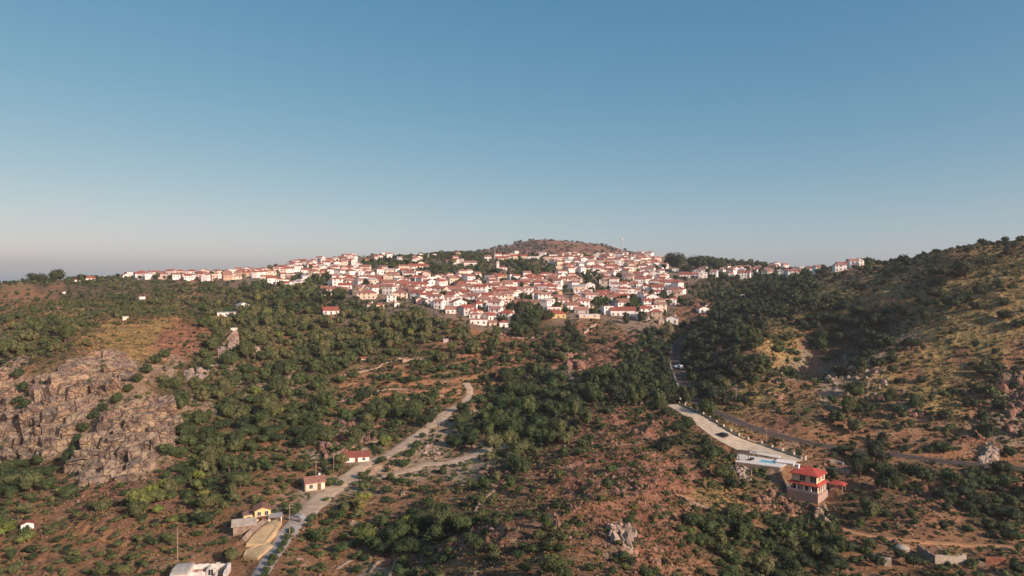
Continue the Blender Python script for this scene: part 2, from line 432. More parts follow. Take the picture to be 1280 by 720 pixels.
def ground_material():
    m, N, L, b = new_mat('land')
    tc = N.new('ShaderNodeTexCoord')
    def noise(scale, detail=6, rough_=.6):
        n_ = N.new('ShaderNodeTexNoise'); n_.inputs['Scale'].default_value = scale; n_.inputs['Detail'].default_value = detail; n_.inputs['Roughness'].default_value = rough_
        L.new(tc.outputs['Object'], n_.inputs['Vector']); return n_.outputs['Fac']
    nL, nM, nS = noise(.03, 5), noise(.16, 6, .65), noise(.9, 7, .7)
    def col(stops, fac):
        r = ramp(N, stops); L.new(fac, r.inputs[0]); return r.outputs[0]
    def mix(a, b_, f, typ='MIX'):
        x = N.new('ShaderNodeMix'); x.data_type = 'RGBA'; x.blend_type = typ
        L.new(a, x.inputs['A']); L.new(b_, x.inputs['B'])
        if isinstance(f, float): x.inputs['Factor'].default_value = f
        else: L.new(f, x.inputs['Factor'])
        return x.outputs['Result']
    def math_(op, a, b_):
        x = N.new('ShaderNodeMath'); x.operation = op
        for i, q in enumerate((a, b_)):
            if isinstance(q, (int, float)): x.inputs[i].default_value = q
            else: L.new(q, x.inputs[i])
        return x.outputs[0]
    comb = math_('ADD', math_('MULTIPLY', nM, .5), math_('MULTIPLY', nS, .5))
    earth = col([(.32, (.15, .078, .042)), (.46, (.27, .142, .076)), (.58, (.37, .205, .110)), (.72, (.40, .27, .16))], comb)
    ochre = col([(.35, (.10, .074, .034)), (.46, (.22, .16, .066)), (.56, (.34, .245, .10)), (.70, (.40, .27, .13))], comb)
    rub = col([(.35, (.095, .048, .032)), (.45, (.19, .092, .058)), (.55, (.29, .150, .096)), (.68, (.38, .25, .18))], comb)
    rock = col([(.32, (.12, .086, .060)), (.47, (.25, .185, .125)), (.6, (.36, .28, .19)), (.74, (.42, .33, .19))], comb)
    green = col([(.36, (.05, .05, .025)), (.47, (.10, .085, .042)), (.56, (.19, .13, .075)), (.68, (.29, .18, .11))], comb)
    town = col([(.34, (.13, .10, .075)), (.5, (.24, .18, .13)), (.66, (.34, .26, .20))], comb)
    pale = col([(.34, (.29, .19, .12)), (.5, (.41, .285, .185)), (.66, (.50, .38, .265))], comb)
    cur = earth
    for nm, c in (('g', green), ('o', ochre), ('r', rub), ('t', town), ('k', rock), ('p', pale)):
        at_ = N.new('ShaderNodeAttribute'); at_.attribute_name = 'w_' + nm
        q = math_('ADD', at_.outputs['Fac'], math_('MULTIPLY', math_('SUBTRACT', comb, .5), 3.2))
        q = math_('ADD', q, math_('MULTIPLY', math_('SUBTRACT', nL, .5), .5))
        mr = N.new('ShaderNodeMapRange'); mr.interpolation_type = 'SMOOTHSTEP'; mr.inputs['From Min'].default_value = .22; mr.inputs['From Max'].default_value = .78
        L.new(q, mr.inputs['Value']); cur = mix(cur, c, mr.outputs[0])
    # low dark scrub and dry weeds flecking the soil
    vr = N.new('ShaderNodeTexVoronoi'); vr.inputs['Scale'].default_value = .75; L.new(tc.outputs['Object'], vr.inputs['Vector'])
    fl = N.new('ShaderNodeMapRange'); fl.inputs['From Min'].default_value = .42; fl.inputs['From Max'].default_value = .22
    L.new(math_('ADD', vr.outputs['Distance'], math_('MULTIPLY', math_('SUBTRACT', .62, nM), .9)), fl.inputs['Value'])
    weeds = col([(.35, (.05, .045, .02)), (.5, (.11, .085, .04)), (.65, (.19, .14, .06))], nL)
    cur = mix(cur, weeds, math_('MULTIPLY', fl.outputs[0], .6))
    L.new(cur, b.inputs['Base Color']); b.inputs['Roughness'].default_value = .95; b.inputs['Specular IOR Level'].default_value = .1
    bp = N.new('ShaderNodeBump'); bp.inputs['Strength'].default_value = 1.0; bp.inputs['Distance'].default_value = 1.5
    L.new(comb, bp.inputs['Height']); L.new(bp.outputs[0], b.inputs['Normal'])
    return m

def leaf_material(name, rock=False):
    m, N, L, b = new_mat(name)
    at_ = N.new('ShaderNodeAttribute'); at_.attribute_name = 'tint'
    oi = N.new('ShaderNodeObjectInfo')
    sep = N.new('ShaderNodeSeparateColor'); L.new(oi.outputs['Color'], sep.inputs[0])
    ad = N.new('ShaderNodeMath'); ad.operation = 'ADD'; L.new(at_.outputs['Fac'], ad.inputs[0]); L.new(sep.outputs[0], ad.inputs[1])
    r = ramp(N, [(0, (.024, .034, .018)), (.3, (.052, .078, .026)), (.55, (.115, .112, .05)), (.75, (.12, .165, .03)), (.86, (.20, .18, .04)), (1, (.15, .10, .065))])
    L.new(ad.outputs[0], r.inputs[0])
    tc = N.new('ShaderNodeTexCoord'); nz = N.new('ShaderNodeTexNoise'); nz.inputs['Scale'].default_value = 1.1; nz.inputs['Detail'].default_value = 3
    L.new(tc.outputs['Object'], nz.inputs['Vector'])
    mr = N.new('ShaderNodeMapRange'); mr.inputs['From Min'].default_value = .3; mr.inputs['From Max'].default_value = .7; mr.inputs['To Min'].default_value = .62; mr.inputs['To Max'].default_value = 1.5
    L.new(nz.outputs['Fac'], mr.inputs['Value'])
    mx = N.new('ShaderNodeMix'); mx.data_type = 'RGBA'; mx.blend_type = 'MULTIPLY'; mx.inputs['Factor'].default_value = 1
    L.new(r.outputs[0], mx.inputs['A']); L.new(mr.outputs[0], mx.inputs['B']); L.new(mx.outputs['Result'], b.inputs['Base Color'])
    b.inputs['Roughness'].default_value = .75; b.inputs['Specular IOR Level'].default_value = .2
    return m
LAND = ground_material(); LEAF = leaf_material('foliage')
def rock_material(name, stops, sc=.35):
    m, N, L, b = new_mat(name)
    tc = N.new('ShaderNodeTexCoord')
    nz = N.new('ShaderNodeTexNoise'); nz.inputs['Scale'].default_value = sc; nz.inputs['Detail'].default_value = 9; nz.inputs['Roughness'].default_value = .68
    L.new(tc.outputs['Object'], nz.inputs['Vector']); r = ramp(N, stops); L.new(nz.outputs['Fac'], r.inputs[0])
    vo = N.new('ShaderNodeTexVoronoi'); vo.feature = 'DISTANCE_TO_EDGE'; vo.inputs['Scale'].default_value = .32
    ds = N.new('ShaderNodeVectorMath'); ds.operation = 'ADD'; n3 = N.new('ShaderNodeTexNoise'); n3.inputs['Scale'].default_value = .5; L.new(tc.outputs['Object'], n3.inputs['Vector'])
    L.new(tc.outputs['Object'], ds.inputs[0]); sc2 = N.new('ShaderNodeVectorMath'); sc2.operation = 'SCALE'; sc2.inputs['Scale'].default_value = 3; L.new(n3.outputs['Color'], sc2.inputs[0]); L.new(sc2.outputs[0], ds.inputs[1]); L.new(ds.outputs[0], vo.inputs['Vector'])
    mr = N.new('ShaderNodeMapRange'); mr.inputs['From Max'].default_value = .12; L.new(vo.outputs['Distance'], mr.inputs['Value'])
    hh = N.new('ShaderNodeMath'); hh.operation = 'MULTIPLY_ADD'; L.new(mr.outputs[0], hh.inputs[0]); hh.inputs[1].default_value = .6; L.new(nz.outputs['Fac'], hh.inputs[2])
    L.new(r.outputs[0], b.inputs['Base Color'])
    b.inputs['Roughness'].default_value = .92; b.inputs['Specular IOR Level'].default_value = .15
    bp = N.new('ShaderNodeBump'); bp.inputs['Strength'].default_value = 1; bp.inputs['Distance'].default_value = .7; L.new(hh.outputs[0], bp.inputs['Height']); L.new(bp.outputs[0], b.inputs['Normal'])
    return m
ROCK = rock_material('rock_face', [(.3, (.07, .056, .044)), (.42, (.165, .125, .096)), (.52, (.27, .205, .152)), (.6, (.38, .295, .175)), (.72, (.21, .17, .135))])
ROCKPALE = rock_material('pale_rock', [(.3, (.18, .14, .12)), (.5, (.34, .27, .22)), (.7, (.44, .37, .30))])
ROCKRED = rock_material('red_rock', [(.3, (.10, .055, .04)), (.45, (.22, .12, .085)), (.6, (.32, .20, .15)), (.75, (.38, .28, .22))])
BARK = simple('bark', (.12, .085, .06), .95, .3, 3)
DARKGLASS = simple('window_glass', (.035, .04, .045), .25, .2, 3, 0, spec=.5)
WHITEWOOD = simple('white_frame', (.7, .68, .64), .6, .05, 3)
WALLC = {'white': (.84, .80, .75), 'cream': (.66, .57, .44), 'pink': (.62, .47, .41), 'grey': (.50, .47, .44), 'tan': (.45, .34, .24), 'yellow': (.68, .52, .24)}
ROOFC = {'red': (.36, .115, .080), 'terracotta': (.33, .165, .12), 'faded pink': (.40, .22, .17), 'brown': (.28, .14, .10), 'pale grey': (.45, .42, .40)}
def roof_tiles(name, col):
    m, N, L, b = new_mat(name)
    tc = N.new('ShaderNodeTexCoord'); nz = N.new('ShaderNodeTexNoise'); nz.inputs['Scale'].default_value = .8; nz.inputs['Detail'].default_value = 8; nz.inputs['Roughness'].default_value = .75
    L.new(tc.outputs['Object'], nz.inputs['Vector'])
    r = ramp(N, [(.3, [c * .62 for c in col]), (.5, col), (.7, [min(1, c * 1.25 + .02) for c in col])]); L.new(nz.outputs['Fac'], r.inputs[0]); L.new(r.outputs[0], b.inputs['Base Color'])
    wv = N.new('ShaderNodeTexWave'); wv.inputs['Scale'].default_value = 1.6; wv.bands_direction = 'X'; L.new(tc.outputs['Object'], wv.inputs['Vector'])
    bp = N.new('ShaderNodeBump'); bp.inputs['Strength'].default_value = .8; bp.inputs['Distance'].default_value = .08; L.new(wv.outputs['Fac'], bp.inputs['Height']); L.new(bp.outputs[0], b.inputs['Normal'])
    b.inputs['Roughness'].default_value = .85; b.inputs['Specular IOR Level'].default_value = .2
    return m
WALLM = {k: simple('wall_' + k, c, .9, .13, .5, .25, detail=8) for k, c in WALLC.items()}
ROOFM = {k: roof_tiles('roof_' + k.replace(' ', '_'), c) for k, c in ROOFC.items()}
STONE = simple('rubble_stone', (.30, .22, .165), .95, .38, 1.6, .9, dist=.12)
STONEPALE = simple('pale_stone', (.42, .35, .28), .95, .25, 1.4, .8, dist=.1)
ASPHALT = simple('asphalt', (.085, .068, .060), .95, .28, .5, .3, spec=.06, detail=8)
GRAVEL = simple('cream_gravel', (.52, .43, .31), .95, .2, .35, .35, detail=8)
CONCRETE = simple('concrete', (.34, .30, .27), .9, .16, .7, .25, detail=8)
DIRT = simple('track_dirt', (.50, .365, .25), .95, .25, .45, .6, detail=9, dist=.12)
ORANGE = simple('orange_dirt', (.44, .23, .11), .95, .2, .4, .5, detail=9)
REDDIRT = simple('red_dirt', (.37, .21, .14), .95, .2, .4, .5, detail=9)
BLACKM = simple('dark_metal', (.03, .03, .033), .5, .1, 3, 0, metal=.3)
GREYM = simple('grey_metal', (.45, .46, .47), .45, .08, 3, 0, metal=.6)
CARWHITE = simple('white_car_paint', (.75, .76, .77), .25, .03, 3, 0, spec=.5)
CARBLACK = simple('black_car_paint', (.02, .02, .025), .2, .1, 3, 0, spec=.5)
CARRED = simple('grey_car_paint', (.30, .28, .28), .25, .1, 3, 0, spec=.5)
RUST = simple('rusty_sheet', (.26, .11, .07), .8, .45, 1.4, .3, detail=8)
WOODP = simple('pole_wood', (.30, .23, .17), .9, .2, 3)
SAND = simple('sandy_earth', (.50, .36, .20), .95, .14, .5, .5, detail=8)
CANVAS = simple('grey_canvas', (.38, .36, .34), .8, .1, 1)
POOLTILE = simple('pool_tile', (.25, .62, .62), .5, .06, 3)

# ------------------------------------------------------------------ ground sheet
nu, nv = len(us), len(vs_)
idx = np.arange(nu * nv).reshape(nv, nu)
quads = np.stack([idx[:-1, :-1], idx[:-1, 1:], idx[1:, 1:], idx[1:, :-1]], -1).reshape(-1, 4)
co = np.stack([X, Y, H], -1).reshape(-1, 3)
me = np_mesh('ground', co, quads, LAND, {'w_' + k: W[k].ravel() for k in 'okrgtp'}, smooth=True)
tag(link(bpy.data.objects.new('ground', me)), 'dry rocky hillsides and valley', None, None, 'structure')

# paths as sheets on the levelled ground
def ribbon(name, key, mat, label, lift=.1, jag=0.0, cross=6, cat=None):
    c, hw = PATHS[key]; t = np.gradient(c[:, :2], axis=0); t /= np.linalg.norm(t, axis=1)[:, None]; nrm = np.stack([t[:, 1], -t[:, 0]], 1)
    n_ = len(c); s = np.linspace(-1, 1, cross + 1); sx = np.arange(n_)
    l = hw * (1 + jag * vnoise(sx / 2.2, sx * 0, 5)) ; r_ = hw * (1 + jag * vnoise(sx / 2.2, sx * 0 + 9, 6))
    off = np.where(s[None] < 0, s[None] * l[:, None], s[None] * r_[:, None])
    x = c[:, 0, None] + nrm[:, 0, None] * off; y = c[:, 1, None] + nrm[:, 1, None] * off
    if jag: z = np.maximum(ground(x, y), c[:, 2, None] - .3) + lift - (np.abs(s[None]) > .9) * (lift + .08)
    else: z = np.repeat(c[:, 2, None] + lift, cross + 1, 1)
    i = np.arange(n_ * (cross + 1)).reshape(n_, cross + 1)
    f = np.stack([i[:-1, :-1], i[:-1, 1:], i[1:, 1:], i[1:, :-1]], -1).reshape(-1, 4)
    me = np_mesh(name, np.stack([x, y, z], -1).reshape(-1, 3), f, mat, smooth=True)
    return tag(link(bpy.data.objects.new(name, me)), label, None, None, 'structure')
ribbon('road', 'road', ASPHALT, 'dark asphalt road winding along the right hillside', .10)
ribbon('driveway', 'driveway', GRAVEL, 'cream gravel driveway above the swimming pool', .16)
ribbon('lane', 'lane', CONCRETE, 'pale concrete lane beside the sandy banks', .12, .12)
ribbon('gravel_track', 'gravel_track', DIRT, 'winding pale dirt track below the village', .16, .5)
ribbon('stream_bed', 'stream_bed', DIRT, 'dry pale stream bed', .14, .9)
ribbon('dirt_track', 'dirt_track', ORANGE, 'orange dirt track below the villa', .15, .5)
ribbon('terrace_path', 'terrace_path', DIRT, 'pale path between the olive terraces', .18, .5)
# painted edge lines of the road
c, hw = PATHS['road']; t = np.gradient(c[:, :2], axis=0); t /= np.linalg.norm(t, axis=1)[:, None]; nrm = np.stack([t[:, 1], -t[:, 0]], 1)
for s in (-1, 1):
    vv = []
    for o_ in (.42, .56):
        vv.append(np.hstack([c[:, :2] + nrm * ((hw - o_) * s)[:, None], c[:, 2:3] + .106]))
    n_ = len(c); i = np.arange(2 * n_).reshape(2, n_); f = np.stack([i[0, :-1], i[0, 1:], i[1, 1:], i[1, :-1]], -1)
    if s == 1: f = f[:, ::-1]
    tag(link(bpy.data.objects.new('road_marking', np_mesh('road_marking', np.vstack(vv), f, simple('road_paint', (.36, .34, .31), .8, .2)))), 'thin painted line along the road edge', None, None, 'structure')

OCC = []      # discs no plant may stand in: x, y, r
THINGS = []   # (phrase, px, py) landmarks for the labels
def occ(x, y, r): OCC.append((x, y, r))
# ------------------------------------------------------------------ houses
ORD = ['nearest', 'second nearest', 'third nearest', 'fourth nearest', 'fifth nearest', 'sixth nearest', 'seventh nearest', 'eighth nearest', 'ninth nearest', 'tenth nearest',
       'eleventh nearest', 'twelfth nearest', 'thirteenth nearest', 'fourteenth nearest', 'fifteenth nearest', 'sixteenth nearest', 'seventeenth nearest', 'eighteenth nearest',
       'nineteenth nearest', 'twentieth nearest'] + ['%dth nearest' % k for k in range(21, 200)]
def label_set(items, landmarks, noun_of):
    """items: dicts with o, px, py; every label = look + rank beside a landmark one can find"""
    groups = {}
    for it in items:
        best = min(landmarks, key=lambda l: ((l[1] - it['px']) ** 2 + (2.2 * (l[2] - it['py'])) ** 2) + (1e9 if l[0] is it.get('self') else 0))
        dx, dy = it['px'] - best[1], it['py'] - best[2]
        if abs(dx) > abs(dy) * 1.6: where = 'left of' if dx < 0 else 'right of'
        else: where = 'above' if dy < 0 else 'below'
        it['key'] = (noun_of(it), where, best[0]); groups.setdefault(it['key'], []).append((dx * dx + dy * dy, id(it), it))
    for (noun, where, lm), l in groups.items():
        l.sort(key=lambda q: q[0])
        for k, (_, _, it) in enumerate(l):
            lb = '%s, %s %s' % (noun, ORD[k], where + ' ' + lm)
            it['o']['label'] = lb if len(lb.split()) <= 16 else lb.replace('faded pink', 'pinkish').replace(' house with ', ' house, ').replace(', ' + ORD[k], '; ' + ORD[k])

def wmesh(w, h):
    b = MB(); b.box(-w / 2, w / 2, -.05, .05, 0, h, 0)
    t = .09
    b.box(-w / 2 - t, w / 2 + t, -.075, .03, -t, 0, 1); b.box(-w / 2 - t, w / 2 + t, -.075, .03, h, h + t, 1)
    b.box(-w / 2 - t, -w / 2, -.075, .03, 0, h, 1); b.box(w / 2, w / 2 + t, -.075, .03, 0, h, 1)
    b.box(-.03, .03, -.07, .02, 0, h, 1)
    return b.mesh('window', [DARKGLASS, WHITEWOOD])
WIN = wmesh(1.1, 1.35); WINBIG = wmesh(1.7, 1.6)
db = MB(); db.box(-.55, .55, -.06, .06, 0, 2.2, 0); db.box(-.65, -.55, -.09, .04, 0, 2.3, 1); db.box(.55, .65, -.09, .04, 0, 2.3, 1); db.box(-.55, .55, -.09, .04, 2.2, 2.3, 1)
DOOR = db.mesh('door', [simple('door_wood', (.16, .09, .05), .7, .2, 3), WHITEWOOD])
cb = MB(); cb.box(-.35, .35, -.35, .35, -1.6, .9, 0); cb.box(-.43, .43, -.43, .43, .9, 1.02, 0)
CHIM = cb.mesh('chimney', WALLM['white'])
def roof_mb(kind, w, d, h, rh):
    """w along x, d along y, centred at the origin of the plan; eaves overhang"""
    e = .4; b = MB(); x = w / 2 + e; y = d / 2 + e; th = .22
    z0 = h - .12
    if kind == 'gable':      # ridge along x
        vs = [(-x, -y, z0), (x, -y, z0), (x, y, z0), (-x, y, z0), (-x, 0, z0 + rh), (x, 0, z0 + rh)]
        vs += [(a, c_, z + th) for a, c_, z in vs]
        b.add(vs, [(0, 4, 5, 1), (4, 3, 2, 5), (6, 7, 11, 10), (10, 11, 8, 9), (0, 1, 7, 6), (3, 9, 8, 2), (0, 6, 10, 4), (4, 10, 9, 3), (1, 5, 11, 7), (5, 2, 8, 11)])
    elif kind == 'side':     # ridge along y: the gable faces the front
        vs = [(-x, -y, z0), (x, -y, z0), (x, y, z0), (-x, y, z0), (0, -y, z0 + rh), (0, y, z0 + rh)]
        vs += [(a, c_, z + th) for a, c_, z in vs]
        b.add(vs, [(0, 3, 5, 4), (4, 5, 2, 1), (6, 10, 11, 9), (10, 7, 8, 11), (0, 6, 9, 3), (1, 2, 8, 7), (0, 4, 10, 6), (4, 1, 7, 10), (3, 9, 11, 5), (5, 11, 8, 2)])
    elif kind == 'hip':
        r_ = min(x, y) * .95; rx, ry = max(x - r_, .15), max(y - r_, .0)
        vs = [(-x, -y, z0), (x, -y, z0), (x, y, z0), (-x, y, z0), (-x, -y, z0 + th), (x, -y, z0 + th), (x, y, z0 + th), (-x, y, z0 + th), (-rx, -ry, z0 + th + rh), (rx, -ry, z0 + th + rh), (rx, ry, z0 + th + rh), (-rx, ry, z0 + th + rh)]
        fs = [(3, 2, 1, 0), (0, 1, 5, 4), (1, 2, 6, 5), (2, 3, 7, 6), (3, 0, 4, 7), (4, 5, 9, 8), (5, 6, 10, 9), (6, 7, 11, 10), (7, 4, 8, 11), (8, 9, 10, 11)]
        if ry == 0:
            vs = vs[:8] + [(-rx, 0, z0 + th + rh), (rx, 0, z0 + th + rh)]
            fs = fs[:5] + [(4, 5, 9, 8), (5, 6, 9), (6, 7, 8, 9), (7, 4, 8)]
        b.add(vs, fs)
    elif kind == 'shed':
        vs = [(-x, -y, z0), (x, -y, z0), (x, y, z0 + rh), (-x, y, z0 + rh)]; vs += [(a, c_, z + th) for a, c_, z in vs]
        b.add(vs, [(3, 2, 1, 0), (4, 5, 6, 7), (0, 1, 5, 4), (1, 2, 6, 5), (2, 3, 7, 6), (3, 0, 4, 7)])
    else:
        b.box(-w / 2 - .12, w / 2 + .12, -d / 2 - .12, d / 2 + .12, h, h + .3)
    return b
def wall_mb(kind, w, d, h, rh, found=3.0):
    b = MB(); x = w / 2; y = d / 2
    vs = [(-x, -y, -found), (x, -y, -found), (x, y, -found), (-x, y, -found), (-x, -y, h), (x, -y, h), (x, y, h), (-x, y, h)]
    fs = [(3, 2, 1, 0), (0, 1, 5, 4), (2, 3, 7, 6)]
    k = rh * (1 - .12 / max(.5, rh))
    if kind == 'gable':
        vs += [(-x, 0, h + rh * .88), (x, 0, h + rh * .88)]; fs += [(1, 2, 6, 9, 5), (3, 0, 4, 8, 7), (4, 5, 9, 8), (8, 9, 6, 7)]
    elif kind == 'side':
        fs[1:] = []; vs += [(0, -y, h + rh * .88), (0, y, h + rh * .88)]
        fs += [(0, 1, 5, 8, 4), (2, 3, 7, 9, 6), (1, 2, 6, 5), (3, 0, 4, 7), (4, 8, 9, 7), (8, 5, 6, 9)]
    elif kind == 'shed':
        vs[6] = (x, y, h + rh * .9); vs[7] = (-x, y, h + rh * .9); fs += [(1, 2, 6, 5), (3, 0, 4, 7), (4, 5, 6, 7)]
    else:
        fs += [(1, 2, 6, 5), (3, 0, 4, 7), (4, 5, 6, 7)]
    b.add(vs, fs); return b
HLIST = []
def house(loc, rz, w, d, h, kind, wc, rc, name='house', wins=True, chim=False, cat='house'):
    rh = {'gable': d * .23, 'side': w * .23, 'hip': min(w, d) * .24, 'shed': 1.0, 'flat': 0}[kind]
    t = empty(name, loc, rz); tag(t, None, cat)
    wall_mb(kind, w, d, h, rh).build('wall', WALLM[wc], t)
    rf = roof_mb(kind, w, d, h, rh).build('roof', ROOFM[rc], t)
    fl = max(1, int(round(h / 2.9)))
    if wins:
        n_ = max(1, min(7, int(w / 3.0)))
        dx_ = rng.integers(0, n_)
        for f_ in range(fl):
            for i in range(n_):
                xx = -w / 2 + w * (i + .5) / n_; zz = f_ * h / fl + .95
                if f_ == 0 and i == dx_:
                    o = link(bpy.data.objects.new('door', DOOR), t); o.location = (xx, -d / 2 - .03, 0); continue
                if n_ > 2 and rng.random() < .15: continue
                o = link(bpy.data.objects.new('window', WIN), t); o.location = (xx, -d / 2 - .03, min(zz, h - 1.6))
            if d > 5 and f_ == fl - 1:
                o = link(bpy.data.objects.new('window', WIN), t); o.location = (w / 2 + .03, 0, min(f_ * h / fl + .95, h - 1.6)); o.rotation_euler = (0, 0, math.pi / 2)
    if chim and kind != 'flat':
        o = link(bpy.data.objects.new('chimney', CHIM), rf); o.location = (w * .28, d * .12 if kind != 'side' else 0, h + rh * .75)
    return t
def footprint_ok(x, y, w, d, tol):
    for q in HLIST:
        if (q['x'] - x) ** 2 + (q['y'] - y) ** 2 < (tol * (min(q['w'], 16) + min(w, 16)) / 2) ** 2: return False
    return True
# seen one by one in the photograph: px, py of the front foot, width px, height px, kind, wall, roof, landmark phrase or None
SEEN = [
 (414,393,20,6,'gable','white','red','the lone white cottage'),(464,386,10,7,'hip','white','terracotta',0),(475.5,386,10,7,'hip','cream','terracotta',0),(497,384,8,5,'side','white','faded pink',0),
 (489.5,378,12,9,'flat','white','pale grey',0),(411,369,19,10,'gable','cream','terracotta','the long cream farmhouse'),(427,368,13,8,'gable','pink','terracotta',0),
 (458,374,24,10,'hip','cream','terracotta','the wide cream schoolhouse'),(500,373,20,9,'hip','cream','terracotta',0),(517,372,12,10,'gable','white','terracotta',0),
 (471,354,19,9,'gable','pink','terracotta','the long pink tenement'),(487,350,13,10,'hip','white','terracotta',0),(440,351,17,5,'gable','white','red',0),(444,342,9,6,'side','white','pale grey',0),
 (457,345,18,6,'flat','white','pale grey','the long flat white hall'),(488,358,10,8,'gable','white','faded pink',0),(565,352,28,6,'hip','white','red','the broad red-roofed school'),
 (535,357,12,7,'gable','white','terracotta',0),(553,379,8,10,'side','white','faded pink',0),(566,392,18,7,'gable','white','faded pink',0),(584,391,15,9,'gable','white','red',0),
 (598,406,22,7,'flat','white','faded pink','the wide white modern house'),(606,381,13,12,'hip','white','faded pink','the tall white narrow block'),(565,368,13,8,'gable','white','faded pink',0),
 (580,363,18,7,'gable','white','terracotta',0),(612,363,18,8,'hip','white','terracotta',0),(545,363,14,6,'hip','white','terracotta',0),(526,380,12,8,'side','pink','faded pink',0),
 (588,332,16,5,'gable','white','terracotta',0),(573,329,12,4,'gable','white','red',0),(523,335,26,3,'gable','cream','red','the long red row'),
 (629,338,9,5,'hip','white','red',0),(628,325,16,3,'gable','cream','red',0),(649,323,21,4,'gable','cream','red','the bright-roofed hilltop house'),(667,325,15,5,'flat','white','pale grey',0),
 (692,322,11,4,'flat','white','pale grey',0),(660,353,22,7,'hip','white','red','the broad hip-roofed house'),(691,354,12,8,'gable','cream','terracotta',0),(687,365,20,9,'hip','white','red',0),
 (700,364,6,8,'flat','white','faded pink',0),(710,354,17,7,'gable','white','terracotta',0),(641,369,18,9,'gable','white','red',0),(657,367,10,8,'hip','pink','terracotta',0),(668,366,10,7,'gable','cream','terracotta',0),
 (624,377,16,10,'gable','white','faded pink',0),(632,386,15,7,'side','pink','red',0),(692,398,32,8,'hip','yellow','red','the pale yellow house'),
 (630,409,11,8,'hip','white','red',0),(616,408,10,6,'gable','pink','faded pink',0),(758,355,18,10,'hip','white','terracotta','the big plain white block'),
 (796,348,15,8,'hip','cream','red','the cream block with red roof'),(727,375,17,6,'hip','white','red',0),(718,387,19,7,'gable','white','terracotta',0),(739,385,10,9,'flat','cream','pale grey',0),
 (727,392,18,5,'gable','grey','faded pink',0),(779,395,32,9,'gable','white','red','the many-windowed building'),(799,400,8,11,'flat','white','faded pink',0),(807,401,10,9,'gable','pink','faded pink',0),
 (821,399,14,12,'hip','tan','red','the tan block with red roof'),(840,404,15,8,'side','white','faded pink',0),(827,406,7,7,'flat','tan','pale grey',0),(772,373,20,5,'gable','white','red',0),(777,366,16,5,'gable','white','terracotta',0),
 (795,367,13,6,'gable','grey','faded pink',0),(791,374,12,4,'flat','white','pale grey',0),(716,334,20,4,'gable','white','faded pink',0),(847,380,18,5,'gable','white','red',0),(859,383,12,6,'flat','white','faded pink','the flat-roofed east house'),
 (881,391,14,7,'side','white','red','the gabled ravine house'),(856,347,13,5,'gable','white','red',0),(869,346,9,4,'gable','white','red',0),(876,348,5,6,'side','white','pale grey',0),(844,340,8,5,'side','white','pale grey',0),
 (840,360,7,8,'hip','cream','terracotta',0),(822,366,15,9,'gable','white','red',0),(832,350,10,9,'side','white','faded pink',0),(820,355,12,5,'side','white','pale grey',0),(903,340,6,6,'side','white','pale grey',0),
 (914,348,7,7,'flat','cream','terracotta',0),(928,349,11,11,'hip','white','red','the tall white house on the right'),(941,341,10,4,'gable','white','red',0),(951,339,10,3,'gable','white','faded pink',0),(922,334,6,5,'gable','white','faded pink',0),
 (987,329,24,3,'gable','white','red','the long skyline house'),(982,341,13,5,'side','white','faded pink',0),(989,340,6,6,'side','white','red',0),(1002,340,5,8,'flat','white','pale grey',0),(1037,330,8,4,'hip','white','red',0),
 (1035,335,8,3,'side','white','pale grey',0),(1055,334,14,4,'gable','white','red','the white right-hill house'),(1067,328,13,3,'gable','pink','red',0),(965,343,6,4,'side','white','pale grey',0),(929,373,6,5,'flat','tan','pale grey',0),
 (283,396,22,5,'flat','white','pale grey','the left slope house'),(305,386,14,5,'side','white','pale grey',0),(292,414,9,3,'flat','white','pale grey',0),(157,400,5,4,'flat','cream','pale grey','the tiny hut above the ochre hill'),
 (178,374,8,4,'flat','white','pale grey',0),(37,409,8,5,'side','white','faded pink',0),(455,452,8,6,'gable','cream','red',0),(507,453,9,5,'side','tan','faded pink',0),(557,428,6,5,'flat','grey','pale grey',0),
 (110,351,16,3,'gable','white','red',0),(97,352,8,3,'gable','white','red',0),(81,368,4,3,'side','white','pale grey',0),
]
for px, py, w, h, kind, wc, rc, ph in SEEN:
    c = cast(px, py); k = c[1] / F
    mini = w <= 9 and (px < 320 or py > 395) and not (600 < px < 860 and py < 412)
    wm = max(2.8 if mini else 4.0, w * k * (.8 if mini else .97)); hm = max(1.9 if mini else 2.8, h * k * (.62 if mini else .8))
    if kind == 'flat' and not mini: hm = max(2.8, h * k * .95)
    dm = min(wm, 11) if wm > 8 else wm * 1.1
    rz = math.atan2(-c[0], c[1]) * .9 + rng.uniform(-.1, .3)
    if wm > 17: rz = math.atan2(-c[0], c[1]) * .8 + .06
    y0 = dm / 2
    x, y = c[0] - math.sin(rz) * y0, c[1] + math.cos(rz) * y0
    t = house((x, y, c[2] - .2), rz, wm, dm, hm, kind, wc, rc, chim=rng.random() < .25 and not mini, wins=not mini)
    HLIST.append(dict(o=t, x=x, y=y, w=max(wm, dm), px=px, py=py - h / 2, wc=wc, rc=rc, kind=kind, fl=hm > 4.6, ph=ph, wm=wm))
    occ(x, y, max(wm, dm) * .62)
    if not (395 < px < 865 and py < 410) or py - h > 380:
        for dd in (7, 13, 20): occ(x * (1 - dd / c[1]), c[1] - dd, max(wm, 6) * .45)
